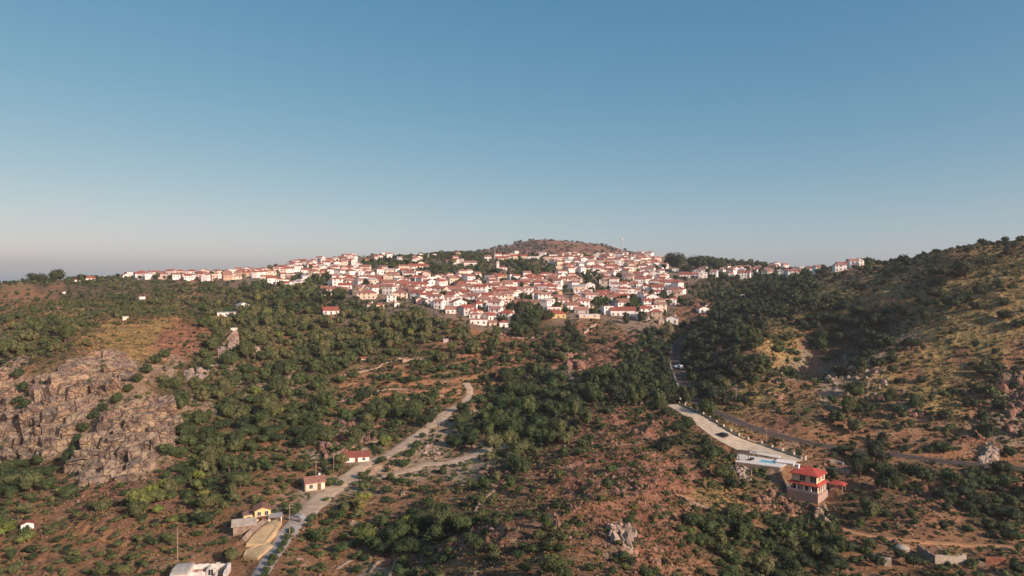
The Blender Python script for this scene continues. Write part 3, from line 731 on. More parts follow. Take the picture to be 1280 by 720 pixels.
# the rest of the village, street by street
TOWN = [[(330,352),(400,340),(445,334),(520,340),(545,347),(640,347),(700,345),(760,322),(822,322),(838,342),(852,366),(838,388),(815,396),(760,392),(712,392),(700,392),(640,372),(636,404),(600,400),(560,388),(520,380),(500,368),(450,370),(430,362),(395,357),(350,361)],
        [(262,352),(322,347),(400,336),(445,331),(445,321),(400,324),(340,336),(262,345)],
        [(445,324),(500,320),(580,321),(580,331),(500,333),(450,333)],
        [(600,320),(720,319),(720,328),(600,330)],
        [(690,318),(822,319),(822,340),(690,342)],
        [(150,345),(262,342),(262,352),(230,351),(150,348)], [(898,335),(1000,331),(1000,341),(900,346)], [(890,334),(1000,329),(1078,327),(1078,335),(1000,345),(900,350),(866,347)]]
WGT = [400, 90, 22, 16, 95, 34, 20, 34]
PARK = [(485,332,24,7),(455,327,6,6),(556,339,20,8),(608,338,18,7),(664,336,30,9),(640,331,20,6),(345,354,0,0),(379,350,14,3),(734,351,13,8),(777,353,10,7),(750,366,20,5),(797,383,10,6),(832,373,11,6),(655,389,18,14),(745,378,6,6),(515,366,0,0),(458,362,6,8),(708,372,8,8)]
TOWN_GREEN = PARK
def inside(p, x, y):
    r_ = False; j = len(p) - 1
    for i in range(len(p)):
        if (p[i][1] > y) != (p[j][1] > y) and x < (p[j][0] - p[i][0]) * (y - p[i][1]) / (p[j][1] - p[i][1]) + p[i][0]: r_ = not r_
        j = i
    return r_
WCH = ['white'] * 16 + ['cream'] * 3 + ['pink'] * 1 + ['grey', 'tan']
RCH = ['red'] * 3 + ['terracotta'] * 5 + ['faded pink'] * 6 + ['brown'] * 1 + ['pale grey'] * 1
REST = []
for poly, cnt in zip(TOWN, WGT):
    xs_ = [p[0] for p in poly]; ys_ = [p[1] for p in poly]; got = 0; tries = 0
    while got < cnt and tries < 9000:
        tries += 1
        px, py = rng.uniform(min(xs_), max(xs_)), rng.uniform(min(ys_), max(ys_))
        if not inside(poly, px, py): continue
        if any(a > 0 and ((px - q) / a) ** 2 + ((py - r_) / b_) ** 2 < 1 for q, r_, a, b_ in PARK): continue
        c = cast(px, py)
        if c[1] > 1300: continue
        w = rng.uniform(6, 11); d = rng.uniform(6, 9); h = rng.choice([3.0, 4.8, 5.2, 5.4, 6.0, 7.6], p=[.24, .22, .22, .16, .12, .04])
        if not footprint_ok(c[0], c[1], w, d, .74 if cnt > 100 else .88): continue
        block = vnoise(c[0] / 60, c[1] / 60, 77)
        rz = math.atan2(-c[0], c[1]) * .6 + block * 1.4 + rng.normal(0, .08)
        if rng.random() < .12: rz += .9
        kind = rng.choice(['gable', 'gable', 'gable', 'side', 'hip', 'hip', 'flat'], p=None)
        wc = WCH[rng.integers(len(WCH))]; rc = RCH[rng.integers(len(RCH))]
        REST.append(dict(x=c[0], y=c[1], z=float(ground(c[0], c[1])) - .2, w=max(w, d), wm=w, d=d, h=h, kind=str(kind), wc=wc, rc=rc, rz=rz, px=px, py=py, fl=h > 4.6, ph=None))
        HLIST.append(REST[-1]); occ(c[0], c[1], max(w, d) * .6); got += 1
        if cnt == 34 and px > 860:
            for dd in (8, 16, 25): occ(c[0] * (1 - dd / c[1]), c[1] - dd, w * .6)
        if h < 5 and rng.random() < .5: REST[-1]['rc'] = 'red'
MAXH = 296
REST.sort(key=lambda q: q['y'] - (400 if q['px'] > 865 else 0))
ni = MAXH - len(SEEN)
for q in REST[:ni]:
    q['o'] = house((q['x'], q['y'], q['z']), q['rz'], q['wm'], q['d'], q['h'], q['kind'], q['wc'], q['rc'], chim=rng.random() < .25)
# the farthest houses read as one mass
allm = list(WALLM.items()) + list(ROOFM.items()); mi = {('w', k): i for i, k in enumerate(WALLM)}; mi.update({('r', k): i + len(WALLM) for i, k in enumerate(ROOFM)})
fb = MB()
for q in REST[ni:]:
    rh = {'gable': q['d'] * .23, 'side': q['wm'] * .23, 'hip': min(q['wm'], q['d']) * .24, 'shed': 1.0, 'flat': 0}[q['kind']]
    cs, sn = math.cos(q['rz']), math.sin(q['rz'])
    for mb_, mk in ((wall_mb(q['kind'], q['wm'], q['d'], q['h'], rh), ('w', q['wc'])), (roof_mb(q['kind'], q['wm'], q['d'], q['h'], rh), ('r', q['rc']))):
        for f_ in mb_.f: pass
        fb.add([(q['x'] + a * cs - b_ * sn, q['y'] + a * sn + b_ * cs, q['z'] + z) for a, b_, z in mb_.v], mb_.f, mi[mk])
    for xx in (-q['wm'] * .28, q['wm'] * .28):
        def tf(v, q=q, cs=cs, sn=sn): return (q['x'] + v[0] * cs - v[1] * sn, q['y'] + v[0] * sn + v[1] * cs, q['z'] + v[2])
        fb.box(xx - .5, xx + .5, -q['d'] / 2 - .06, -q['d'] / 2 + .05, q['h'] * .5, q['h'] * .5 + 1.3, len(allm), tf)
if fb.v:
    tag(fb.build('distant_houses', [m for _, m in allm] + [DARKGLASS]), 'mass of far white houses with reddish roofs along the skyline', 'houses', None, 'stuff')
HLAND = [(q['ph'], q['px'], q['py']) for q in HLIST if q.get('ph')]
items = [q for q in HLIST if 'o' in q]
def hnoun(q):
    size = 'long' if q['wm'] > 17 else ('small' if q['wm'] < 7.5 else '')
    return ('%s %s%s house with %s %sroof' % (size, '', q['wc'], q['rc'].replace('pale grey', 'grey'), 'flat ' if q['kind'] == 'flat' else '')).strip()
OWN = {'the lone white cottage': 'lone white cottage with red gable roof below the village', 'the long cream farmhouse': 'long cream farmhouse with terracotta roof at the village west edge',
 'the wide cream schoolhouse': 'wide cream schoolhouse with terracotta hipped roof beside the dark cypresses', 'the long pink tenement': 'long pink tenement with terracotta roof in the upper west village',
 'the long flat white hall': 'long flat-roofed white hall in the upper west village', 'the broad red-roofed school': 'broad white school with bright red hipped roof mid village',
 'the wide white modern house': 'wide white flat-roofed modern house lowest in the village centre', 'the tall white narrow block': 'tall narrow white block in the village centre',
 'the long red row': 'low cream row under one long red roof by the park', 'the bright-roofed hilltop house': 'cream hilltop house with bright red roof under the far hill',
 'the broad hip-roofed house': 'broad white house with red hipped roof below the village park', 'the pale yellow house': 'pale yellow house with red hipped roof at the lower village edge',
 'the big plain white block': 'big plain white block standing above its neighbours', 'the cream block with red roof': 'cream block with red hipped roof in the upper east village',
 'the many-windowed building': 'long white building with many windows at the lower east edge', 'the tan block with red roof': 'tan block with red hipped roof at the south-east corner',
 'the flat-roofed east house': 'white flat-roofed house on the east edge of the village', 'the gabled ravine house': 'white gabled house with red roof alone above the ravine',
 'the tall white house on the right': 'tall white house with red roof among trees right of village', 'the long skyline house': 'long white house with red roof on the right skyline',
 'the white right-hill house': 'low white house with red roof nearest the right hill', 'the left slope house': 'flat-roofed white house alone on the wooded left slope',
 'the tiny hut above the ochre hill': 'tiny cream hut just above the bare ochre hill'}
for q in items:
    if q.get('ph'): q['o']['label'] = OWN[q['ph']]
label_set([q for q in items if not q.get('ph')], HLAND, hnoun)
for q in items: q['o']['group'] = 'village houses'
# ------------------------------------------------------------------ villa, pool and other named buildings
def wpart(t, kind, x, y, z, rz=0, me=None, name='window'):
    o = link(bpy.data.objects.new(name, me or WIN), t); o.location = (x, y, z); o.rotation_euler = (0, 0, rz); return o
vz = math.atan2(-VILLA[0], VILLA[1]) - R(20)       # the front turned a little to the left
vil = empty('villa', VILLA, vz); tag(vil, 'two-storey yellow villa with red hipped roof below the swimming pool', 'house')
VY = simple('villa_yellow', (.70, .53, .34), .85, .06, .6, .15); VR = roof_tiles('villa_roof', (.42, .08, .058))
W_, D_ = 7.9, 8.0; B0 = 2.3; F1 = B0 + 2.7; F2 = F1 + 2.5
b = MB(); b.box(-W_ / 2 - .5, W_ / 2 + .5, 0, D_ + .4, -3.5, B0); b.box(-W_/2 - .55, W_/2 + .55, -.1, 0.15, B0, B0 + .35)
b.build('stone_base', simple('pinkish_stone', (.42, .30, .24), .95, .25, 1.6, .7, dist=.1), vil)
b = MB(); b.box(-W_ / 2 + .3, W_ / 2 - .3, 1.9, D_, B0, F1); b.box(-W_ / 2 + .3, W_ / 2 - .3, 1.2, D_, F1, F2); b.build('wall', VY, vil)
def skirt_roof(z0, z1, xo0, yo0, yo1, xi, yi0, yi1):
    b = MB(); vs = [(-xo0, yo0, z0), (xo0, yo0, z0), (xo0, yo1, z0), (-xo0, yo1, z0), (-xi, yi0, z1), (xi, yi0, z1), (xi, yi1, z1), (-xi, yi1, z1)]
    vs += [(x, y, z - .18) for x, y, z in vs]
    fs = [(0, 1, 5, 4), (1, 2, 6, 5), (3, 0, 4, 7), (2, 3, 7, 6), (8, 12, 13, 9), (9, 13, 14, 10), (11, 15, 12, 8), (10, 14, 15, 11), (0, 8, 9, 1), (1, 9, 10, 2), (2, 10, 11, 3), (3, 11, 8, 0)]
    return b.add(vs, fs)
skirt_roof(F1 - .1, F1 + .45, W_ / 2 + .6, -.1, D_ + .3, W_ / 2 - .32, 1.15, D_ - .3).build('porch_roof', VR, vil)
b = MB(); x, y0, y1, z = W_ / 2 + .35, .5, D_ + .5, F2
ym = (y0 + y1) / 2
b.add([(-x, y0, z), (x, y0, z), (x, y1, z), (-x, y1, z), (-x, y0, z + .16), (x, y0, z + .16), (x, y1, z + .16), (-x, y1, z + .16), (-1.0, ym, z + 1.9), (1.0, ym, z + 1.9)],
      [(3, 2, 1, 0), (0, 1, 5, 4), (1, 2, 6, 5), (2, 3, 7, 6), (3, 0, 4, 7), (4, 5, 9, 8), (5, 6, 9), (6, 7, 8, 9), (7, 4, 8)])
vr = b.build('roof', VR, vil)
b = MB(); b.box(-W_ / 2 + .9, -W_ / 2 + 1.9, 2.4, 3.3, F2, F2 + 2.2); b.box(-W_ / 2 + .8, -W_ / 2 + 2.0, 2.3, 3.4, F2 + 2.2, F2 + 2.4); b.build('chimney', WALLM['white'], vr)
for i in range(4):
    b = MB(); xx = -W_ / 2 - .1 + i * (W_ + .2) / 4 + .3; b.box(xx - .17, xx + .17, .1, .44, B0 + .3, F1 - .3); b.build('porch_column', WALLM['white'], vil)
for yy in (3.6, 6.6):
    b = MB(); b.box(W_ / 2 + .12, W_ / 2 + .45, yy, yy + .35, B0 + .2, F1 - .3); b.build('porch_column', WALLM['white'], vil)
SHUT = simple('shutter', (.05, .06, .06), .5, .1, 2, 0)
for xx in (-.4, 2.7): wpart(vil, 0, xx, 1.17, F1 + .7, 0, WINBIG)
for xx in (-2.6, 0.2, 2.8): wpart(vil, 0, xx, 1.87, B0 + .5, 0, WINBIG)
for yy in (3.5, 6.2): wpart(vil, 0, W_ / 2 - .27, yy, F1 + .9, math.pi / 2); wpart(vil, 0, W_ / 2 - .27, yy, B0 + .5, math.pi / 2)
b = MB(); b.box(-W_/2 - .5, -W_/2 - .42, .2, 7, B0 + .01, B0 + .9); b.box(-W_/2 - .5, W_/2 + .5, .02, .1, B0 + .35, B0 + .9); b.build('balustrade', WALLM['pink'], vil)
occ(VILLA[0] - math.sin(vz) * 4, VILLA[1] + math.cos(vz) * 4, 9)
# little red awning pavilion on the right of the villa
def local(root, rz, x, y): return root[0] + x * math.cos(rz) - y * math.sin(rz), root[1] + x * math.sin(rz) + y * math.cos(rz)
ax, ay = at(1047, 613, -63.8)[:2]; az_ = float(ground(ax, ay))
pv = empty('garden_pavilion', (ax, ay, az_), vz); tag(pv, 'small open garden pavilion with red hipped roof right of the villa', 'pavilion')
for sx in (-1.7, 1.7):
    for sy in (-1.4, 1.4):
        b = MB(); b.box(sx - .12, sx + .12, sy - .12, sy + .12, -1, 2.3); b.build('post', STONEPALE, pv)
b = MB(); b.add([(-2.3, -2, 2.2), (2.3, -2, 2.2), (2.3, 2, 2.2), (-2.3, 2, 2.2), (-2.3, -2, 2.35), (2.3, -2, 2.35), (2.3, 2, 2.35), (-2.3, 2, 2.35), (-.9, 0, 3.2), (.9, 0, 3.2)],
      [(3, 2, 1, 0), (0, 1, 5, 4), (1, 2, 6, 5), (2, 3, 7, 6), (3, 0, 4, 7), (4, 5, 9, 8), (5, 6, 9), (6, 7, 8, 9), (7, 4, 8)]); b.build('roof', VR, pv); occ(ax, ay, 4)
# pool terrace
Z = TERZ
pp = [at(*q, Z) for q in ((919, 577), (975, 584), (984, 580), (1004, 578), (975, 573.5), (946, 569), (930, 563.5), (923, 566))]
poly = [(p[0], p[1]) for p in pp]
b = MB(); b.prism(poly, Z - 4.0, Z - .12, 0); ter_ = empty('pool_terrace', (0, 0, 0)); tag(ter_, 'white terrace on a rubble stone retaining wall holding the pool', 'terrace')
b.build('retaining_wall', STONE, ter_)
# deck with the pool cut out of it
p1, p2, p3, p4 = at(946, 576.8, Z), at(969, 580.0, Z), at(971, 577.6, Z), at(952, 574.6, Z)
hole = [(p[0], p[1]) for p in (p1, p2, p3, p4)]
import bmesh
def ring_deck(outer, inner, z0, z1, name, mat, parent):
    bm = bmesh.new(); E = []
    for loop in (outer, inner):
        v = [bm.verts.new((x_, y_, z1)) for x_, y_ in loop]
        E += [bm.edges.new((v[i], v[(i + 1) % len(v)])) for i in range(len(v))]
    bmesh.ops.triangle_fill(bm, edges=E, use_beauty=True)
    r_ = bmesh.ops.extrude_face_region(bm, geom=bm.faces[:]); bmesh.ops.translate(bm, vec=(0, 0, z0 - z1), verts=[g for g in r_['geom'] if isinstance(g, bmesh.types.BMVert)])
    bmesh.ops.recalc_face_normals(bm, faces=bm.faces)
    me = bpy.data.meshes.new(name); bm.to_mesh(me); bm.free(); me.materials.append(mat); return link(bpy.data.objects.new(name, me), parent)
ring_deck(poly, hole, Z - .119, Z + .03, 'deck', simple('white_deck', (.70, .66, .60), .8, .06, .5, .1), ter_)
b = MB(); b.prism(hole, Z - .118, Z - .09); b.build('basin', POOLTILE, ter_)
m, N, L, bs = new_mat('pool_water'); bs.inputs['Base Color'].default_value = (.16, .48, .52, 1); bs.inputs['Roughness'].default_value = .06; bs.inputs['IOR'].default_value = 1.33
tc = N.new('ShaderNodeTexCoord'); nz = N.new('ShaderNodeTexNoise'); nz.inputs['Scale'].default_value = 1.5; L.new(tc.outputs['Object'], nz.inputs['Vector']); bp = N.new('ShaderNodeBump'); bp.inputs['Strength'].default_value = .15; L.new(nz.outputs['Fac'], bp.inputs['Height']); L.new(bp.outputs[0], bs.inputs['Normal'])
b = MB(); b.prism(hole, Z - .088, Z - .02); tag(b.build('pool_water', m), 'turquoise water of the swimming pool', None, None, 'structure')
# low white wall at the back of the deck
b = MB()
for a_, c_ in ((pp[7], pp[6]), (pp[6], pp[5]), (pp[5], pp[4])):
    b.bar((a_[0], a_[1], Z + .5), (c_[0], c_[1], Z + .5), .5, .5, 4)
b.build('parapet', WALLM['white'], ter_)
for p in pp: occ(p[0], p[1], 4.5)
occ(at(955, 576, Z)[0], at(955, 576, Z)[1], 8)
# annex between pool and villa
an = at(980, 592, Z - 3.0); arz = math.atan2(-an[0], an[1]) - R(12)
ann = empty('pool_house', (an[0] - math.sin(arz) * 2.0, an[1] + math.cos(arz) * 2.0, Z - 2.6), arz); tag(ann, 'small cream flat-roofed pool house between swimming pool and villa', 'pool house')
wall_mb('flat', 5.4, 3.4, 2.9, 0).build('wall', WALLM['cream'], ann); b = MB(); b.box(-2.85, 2.85, -1.85, 1.85, 2.9, 3.1); b.build('roof', WALLM['white'], ann)
b = MB(); b.box(-2.7, 1.2, -2.9, -1.75, -.9, -.2); b.build('plinth', WALLM['grey'], ann)
wpart(ann, 0, .6, -1.73, .7); wpart(ann, 0, 2.73, 0, 1.0, math.pi / 2); occ(an[0], an[1] + 2, 6)
# gazebo and loungers
g = at(929.5, 573.0, Z + .03); gz = empty('pergola', g, -.35); tag(gz, 'dark square-roofed pergola on the left end of the pool terrace', 'pergola')
for sx in (-1.5, 1.5):
    for sy in (-1.3, 1.3):
        b = MB(); b.box(sx - .07, sx + .07, sy - .07, sy + .07, 0, 2.2); b.build('post', BLACKM, gz)
b = MB(); b.add([(-1.9, -1.6, 2.2), (1.9, -1.6, 2.2), (1.9, 1.6, 2.2), (-1.9, 1.6, 2.2), (-1.9, -1.6, 2.32), (1.9, -1.6, 2.32), (1.9, 1.6, 2.32), (-1.9, 1.6, 2.32), (0, 0, 2.75)],
    [(3, 2, 1, 0), (0, 1, 5, 4), (1, 2, 6, 5), (2, 3, 7, 6), (3, 0, 4, 7), (4, 5, 8), (5, 6, 8), (6, 7, 8), (7, 4, 8)]); b.build('roof', simple('brown_canopy', (.09, .065, .055), .8, .1, 2), gz)
for i, (px, py) in enumerate(((937, 575.3), (940, 575.6))):
    q = at(px, py, Z + .03); lo = empty('sun_lounger', q, -.9); tag(lo, ['dark sun lounger beside the pergola', 'dark sun lounger next to the swimming pool edge'][i], 'sun lounger', 'loungers on the pool terrace')
    b = MB(); b.box(-.33, .33, -.9, .4, .3, .38); b.add([(-.33, .4, .3), (.33, .4, .3), (.33, 1.0, .75), (-.33, 1.0, .75), (-.33, .4, .38), (.33, .4, .38), (.33, 1.0, .83), (-.33, 1.0, .83)], [(3, 2, 1, 0), (4, 5, 6, 7), (0, 1, 5, 4), (1, 2, 6, 5), (2, 3, 7, 6), (3, 0, 4, 7)]); b.build('seat', BLACKM, lo)
    for sx in (-.3, .3):
        for sy in (-.8, .35):
            b = MB(); b.box(sx - .03, sx + .03, sy - .03, sy + .03, 0, .3); b.build('leg', BLACKM, lo)
# posts-and-panels wall on the upper side of the drive
c, hw = PATHS['driveway']; t = np.gradient(c[:, :2], axis=0); t /= np.linalg.norm(t, axis=1)[:, None]; nr = np.stack([-t[:, 1], t[:, 0]], 1)
if nr[10][1] < 0: nr = -nr
e = c[:, :2] + nr * (hw + .9)[:, None]; tot = len(e)
fw = empty('boundary_wall', (0, 0, 0)); tag(fw, 'low cream wall with pillars between driveway and road', 'wall')
b = MB()
for i in range(0, tot - 2, 2):
    z_ = c[i, 2]; b.bar((e[i][0], e[i][1], z_ + .35), (e[i + 2][0], e[i + 2][1], c[i + 2, 2] + .35), .42, .42, 4)
b.build('panel', WALLM['tan'], fw)
for i in range(0, tot, 3):
    b = MB(); b.box(e[i][0] - .26, e[i][0] + .26, e[i][1] - .26, e[i][1] + .26, c[i, 2] - .3, c[i, 2] + 1.35); b.build('pillar', WALLM['cream'], fw)
for k_, (px, py) in enumerate(((851, 503), (858, 505))):
    q = cast(px, py); gp = empty('gate_pillar', q); tag(gp, ['left white gate pillar at the top of the driveway', 'right white gate pillar at the top of the driveway'][k_], 'pillar', 'driveway gate pillars')
    b = MB(); b.box(-.5, .5, -.5, .5, -.8, 2.3); b.build('shaft', WALLM['white'], gp); b = MB(); b.box(-.65, .65, -.65, .65, 2.3, 2.5); b.build('cap', WALLM['white'], gp)
# concrete parapet beside the road in the ravine
c, hw = PATHS['road']; t = np.gradient(c[:, :2], axis=0); t /= np.linalg.norm(t, axis=1)[:, None]; nr = np.stack([-t[:, 1], t[:, 0]], 1)
if nr[60][0] > 0: nr = -nr
pxs, pys = project(c[:, 0], c[:, 1], c[:, 2]); sel = np.where((pys > 450) & (pys < 495))[0]
e = c[:, :2] + nr * (hw + .45)[:, None]; b = MB()
for i in sel[:-2:2]: b.bar((e[i][0], e[i][1], c[i, 2] + .3), (e[i + 2][0], e[i + 2][1], c[i + 2, 2] + .3), .5, .5, 4)
tag(b.build('roadside_parapet', CONCRETE), 'low concrete parapet on the outer side of the road in the ravine', 'wall')

# ---- long shed
def small_house(name, root, rz, w, d, h, kind, wm, rm, label, rh=None, cat='house'):
    t_ = empty(name, root, rz); tag(t_, label, cat); rh = rh or (d * .25 if kind in ('gable', 'shed') else w * .22)
    wall_mb(kind, w, d, h, rh).build('wall', wm, t_); rf_ = roof_mb(kind, w, d, h, rh).build('roof', rm, t_); occ(root[0], root[1], max(w, d) * .6); return t_, rf_
rz = R(10); t_, rf_ = small_house('long_shed', SHED + np.array([0, 2.0, 0]), rz, 8.4, 3.4, 1.7, 'shed', WALLM['white'], ROOFM['red'], 'long low white shed with bright red roof beside the dirt track', .9, 'shed')
for xx in (-2.3, 2.6): o = wpart(t_, 0, xx, -1.73, .5); o.scale = (.7, 1, .6)
o = wpart(t_, 0, .3, -1.73, 0, 0, DOOR, 'door'); o.scale = (.8, 1, .72)
b = MB(); b.cyl(2, 0, 1.6, 2.9, .09, n=6); b.build('flue_pipe', GREYM, rf_)
# ---- rustic house with ruined wing
rz = R(26); t_, rf_ = small_house('rustic_cottage', RUSTIC + np.array([1.5, 1.5, 0]), rz, 5.2, 4.4, 2.2, 'gable', WALLM['cream'], ROOFM['terracotta'], 'small stone and cream cottage with terracotta roof above the dirt track', 1.2, 'cottage')
o = wpart(t_, 0, -1.2, -2.23, .6); o.scale = (.8, 1, .8); o = wpart(t_, 0, 1.0, -2.23, 0, 0, DOOR, 'door'); o.scale = (.9, 1, .85); wpart(t_, 0, 2.63, .3, .6, math.pi / 2).scale = (.8, 1, .8)
b = MB(); b.box(-2.95, -2.65, -2.3, 6.5, -2, 2.0); b.box(-2.65, 2.5, 6.2, 6.5, -2, 1.6); b.box(2.5, 2.8, 2.6, 6.5, -2, 1.3); b.build('ruined_wing', STONE, t_)
b = MB(); b.box(1.3, 1.8, .2, .7, 2.2, 3.9); b.build('chimney', WALLM['white'], rf_)
# ---- yellow house
rz = R(24); yr = YELLOW + np.array([-1.5, 3.0, 0]); t_, rf_ = small_house('yellow_farmhouse', yr, rz, 5.2, 5.6, 3.9, 'side', simple('farm_yellow', (.74, .57, .24), .85, .07, .6, .2), ROOFM['terracotta'], 'yellow farmhouse with terracotta roof above the sandy banks', 1.1, 'farmhouse')
ym_ = MATS['farm_yellow']
b = MB(); b.box(-6.2, -2.6, -1.5, 2.4, -2, 2.5); b.build('side_wing', ym_, t_); b = MB(); b.box(-6.4, -2.61, -1.7, 2.6, 2.5, 2.68); b.build('wing_roof', ROOFM['faded pink'], t_)
for q in ((-1.2, 2.2), (1.2, 2.2), (1.2, .5)): wpart(t_, 0, q[0], -2.83, q[1])
wpart(t_, 0, -.9, -2.83, 0, 0, DOOR, 'door'); wpart(t_, 0, -4.5, -1.53, .7); wpart(t_, 0, 2.63, .2, 2.1, math.pi / 2)
b = MB(); b.box(-2.7, 2.7, -4.2, -2.86, 1.9, 2.02); b.build('awning', ROOFM['terracotta'], t_)
occ(yr[0] - 4, yr[1], 4); t_.scale = (.68, .68, .72)
# open grey carport beside it
q = cast(344, 652); cp = empty('carport', q, R(20), .6); tag(cp, 'open carport with pale grey sheet roof right of the yellow farmhouse', 'carport')
for sx in (-2.3, 2.3):
    for sy in (-1.6, 1.6):
        b = MB(); b.box(sx - .12, sx + .12, sy - .12, sy + .12, -.6, 2.4); b.build('post', WALLM['white'], cp)
b = MB(); b.add([(-2.8, -2.1, 2.35), (2.8, -2.1, 2.35), (2.8, 2.1, 2.75), (-2.8, 2.1, 2.75), (-2.8, -2.1, 2.45), (2.8, -2.1, 2.45), (2.8, 2.1, 2.85), (-2.8, 2.1, 2.85)], [(3, 2, 1, 0), (4, 5, 6, 7), (0, 1, 5, 4), (1, 2, 6, 5), (2, 3, 7, 6), (3, 0, 4, 7)]); b.build('roof', ROOFM['pale grey'], cp); occ(q[0], q[1], 4)
# old stone hut
q = cast(301, 667); t_, rf_ = small_house('stone_hut', q + np.array([0, 2, 0]), R(20), 4.6, 4.4, 1.9, 'gable', STONE, simple('grey_slab_roof', (.40, .34, .28), .95, .2, 1, .4), 'low rubble hut with pale grey roof left of the sandy banks', .8, 'hut')
# sandy earth banks: two broad steps with a dark cutting between
def bank(pxy, zlow, ztop, label):
    ps = [cast(a_, b_) for a_, b_ in pxy]; n_ = len(ps); cx, cy = np.mean([p[0] for p in ps]), np.mean([p[1] for p in ps])
    vs = [(p[0] + (p[0] - cx) * .08, p[1] + (p[1] - cy) * .08, p[2] - .8) for p in ps] + [(p[0], p[1], p[2] + ztop) for p in ps] + [(cx + (p[0] - cx) * .75, cy + (p[1] - cy) * .75, p[2] + ztop + .12) for p in ps]
    fs = [(i, (i + 1) % n_, n_ + (i + 1) % n_, n_ + i) for i in range(n_)] + [(n_ + i, n_ + (i + 1) % n_, 2 * n_ + (i + 1) % n_, 2 * n_ + i) for i in range(n_)] + [tuple(range(2 * n_, 3 * n_))]
    b_ = MB(); b_.add(vs, fs); tag(b_.build('earth_bank', SAND), label, 'earth bank', 'sandy earth banks')
    occ(cx, cy, 3.5)
bank([(308, 683), (330, 684), (345, 668), (352, 656), (343, 653), (325, 663)], 0, .7, 'upper sandy earth bank below the yellow farmhouse')
bank([(304, 697), (322, 700), (341, 684), (335, 680), (318, 684), (307, 690)], 0, .45, 'lower sandy earth bank beside the concrete lane')
b = MB()
prev = None
for px, py in ((303, 679), (312, 669), (322, 660), (332, 653)):
    q = cast(px, py)
    if prev is not None: b.bar((prev[0], prev[1], prev[2] + .4), (q[0], q[1], q[2] + .4), .8, .8, 4)
    prev = q; occ(q[0], q[1], 1.5)
tag(b.build('bank_wall', STONE), 'sloping rubble wall between stone hut and sandy banks', 'wall')
# ---- white ruin at the bottom edge
ru = empty('ruined_building', RUIN, R(9)); ru.scale = (.86, .86, .86); tag(ru, 'roofless whitewashed ruin at the bottom left edge', 'ruin')
wm = simple('old_whitewash', (.66, .61, .56), .9, .28, .9, .6, dist=.1, detail=9)
b = MB(); b.box(-6.0, -2.4, -3, 3.2, -2, 2.2); b.build('vaulted_room', wm, ru)
b = MB(); nn = 12
vs = [(-6.0, y_, z_) for y_, z_ in [(3.2 * math.cos(math.pi * i / nn) + .1 , 2.2 + .7 * math.sin(math.pi * i / nn)) for i in range(nn + 1)]]; vs += [(-2.4, v[1], v[2]) for v in vs[:nn + 1]]
b.add(vs, [(i, i + 1, nn + 2 + i, nn + 1 + i) for i in range(nn)] + [tuple(range(nn, -1, -1)), tuple(range(nn + 1, 2 * nn + 2))]); b.build('vault_roof', simple('weathered_vault', (.40, .37, .33), .95, .25, 1.2, .5, detail=8), ru)
for x0, x1, y0, y1, h in ((-2.4, 5.8, 2.9, 3.2, 1.9), (-2.4, 1.2, -.3, 0, 1.5), (1.2, 3.4, -.6, -.3, 2.2), (5.5, 5.8, -3.0, 2.9, 2.2), (1.2, 1.5, -.3, 2.9, 2.0), (3.4, 3.7, -2.6, -.3, 1.4)):
    b = MB(); n_ = max(2, int(max(x1 - x0, y1 - y0) / .8))
    for i in range(n_):
        hh = h + rng.uniform(-.35, .25)
        if x1 - x0 > y1 - y0: b.box(x0 + (x1 - x0) * i / n_, x0 + (x1 - x0) * (i + 1) / n_, y0, y1, -2, hh)
        else: b.box(x0, x1, y0 + (y1 - y0) * i / n_, y0 + (y1 - y0) * (i + 1) / n_, -2, hh)
    b.build('wall', wm, ru)
b = MB(); b.box(-2.4, 1.2, .0, 2.9, -.5, .9); b.build('rubble_floor', REDDIRT, ru)
b = MB(); b.box(3.7, 5.5, -.3, 2.9, -.5, .6); b.build('rubble_floor', STONE, ru)
wpart(ru, 0, 2.2, -.63, .7, 0, WIN); occ(RUIN[0], RUIN[1], 8)
# ---- white hut with red roof at the left edge
t_, rf_ = small_house('roadside_hut', HUT + np.array([0, 1.4, 0]), R(38), 4.4, 3.2, 2.1, 'side', WALLM['white'], ROOFM['red'], 'small white hut with red roof at the far left edge', 1.0, 'hut'); wpart(t_, 0, 0, -1.63, .6)
wpart(t_, 0, 2.23, 0, 0, math.pi / 2, DOOR, 'door'); t_.scale = (.6, .6, .62)
# ---- ruined walls bottom right
def stonewall(pxs_, h, label, mat=STONE, thick=.5, name='stone_wall', grp=None, jag=.25):
    q = [cast(a_, b_) for a_, b_ in pxs_]; p = resample(np.array(q), .9); b_ = MB(); zz = smooth1(ground(p[:, 0], p[:, 1]), 5)
    for i in range(len(p) - 1):
        d_ = p[i + 1, :2] - p[i, :2]; d_ = d_ / (np.linalg.norm(d_) + 1e-9); nx, ny = -d_[1] * thick / 2, d_[0] * thick / 2; a0, a1 = p[i], p[i + 1]
        h0, h1 = h + rng.uniform(-jag, jag), h + rng.uniform(-jag, jag)
        vs = [(a0[0] + nx, a0[1] + ny, zz[i] - 1), (a1[0] + nx, a1[1] + ny, zz[i + 1] - 1), (a1[0] - nx, a1[1] - ny, zz[i + 1] - 1), (a0[0] - nx, a0[1] - ny, zz[i] - 1)]
        vs += [(vs[0][0], vs[0][1], zz[i] + h0), (vs[1][0], vs[1][1], zz[i + 1] + h1), (vs[2][0], vs[2][1], zz[i + 1] + h1), (vs[3][0], vs[3][1], zz[i] + h0)]
        b_.add(vs, [(3, 2, 1, 0), (4, 5, 6, 7), (0, 4, 7, 3), (1, 2, 6, 5), (0, 1, 5, 4), (2, 3, 7, 6)])
    for k in q: occ(k[0], k[1], 1.2)
    return tag(b_.build(name, mat), label, 'wall', grp)
G = 'dry stone walls'
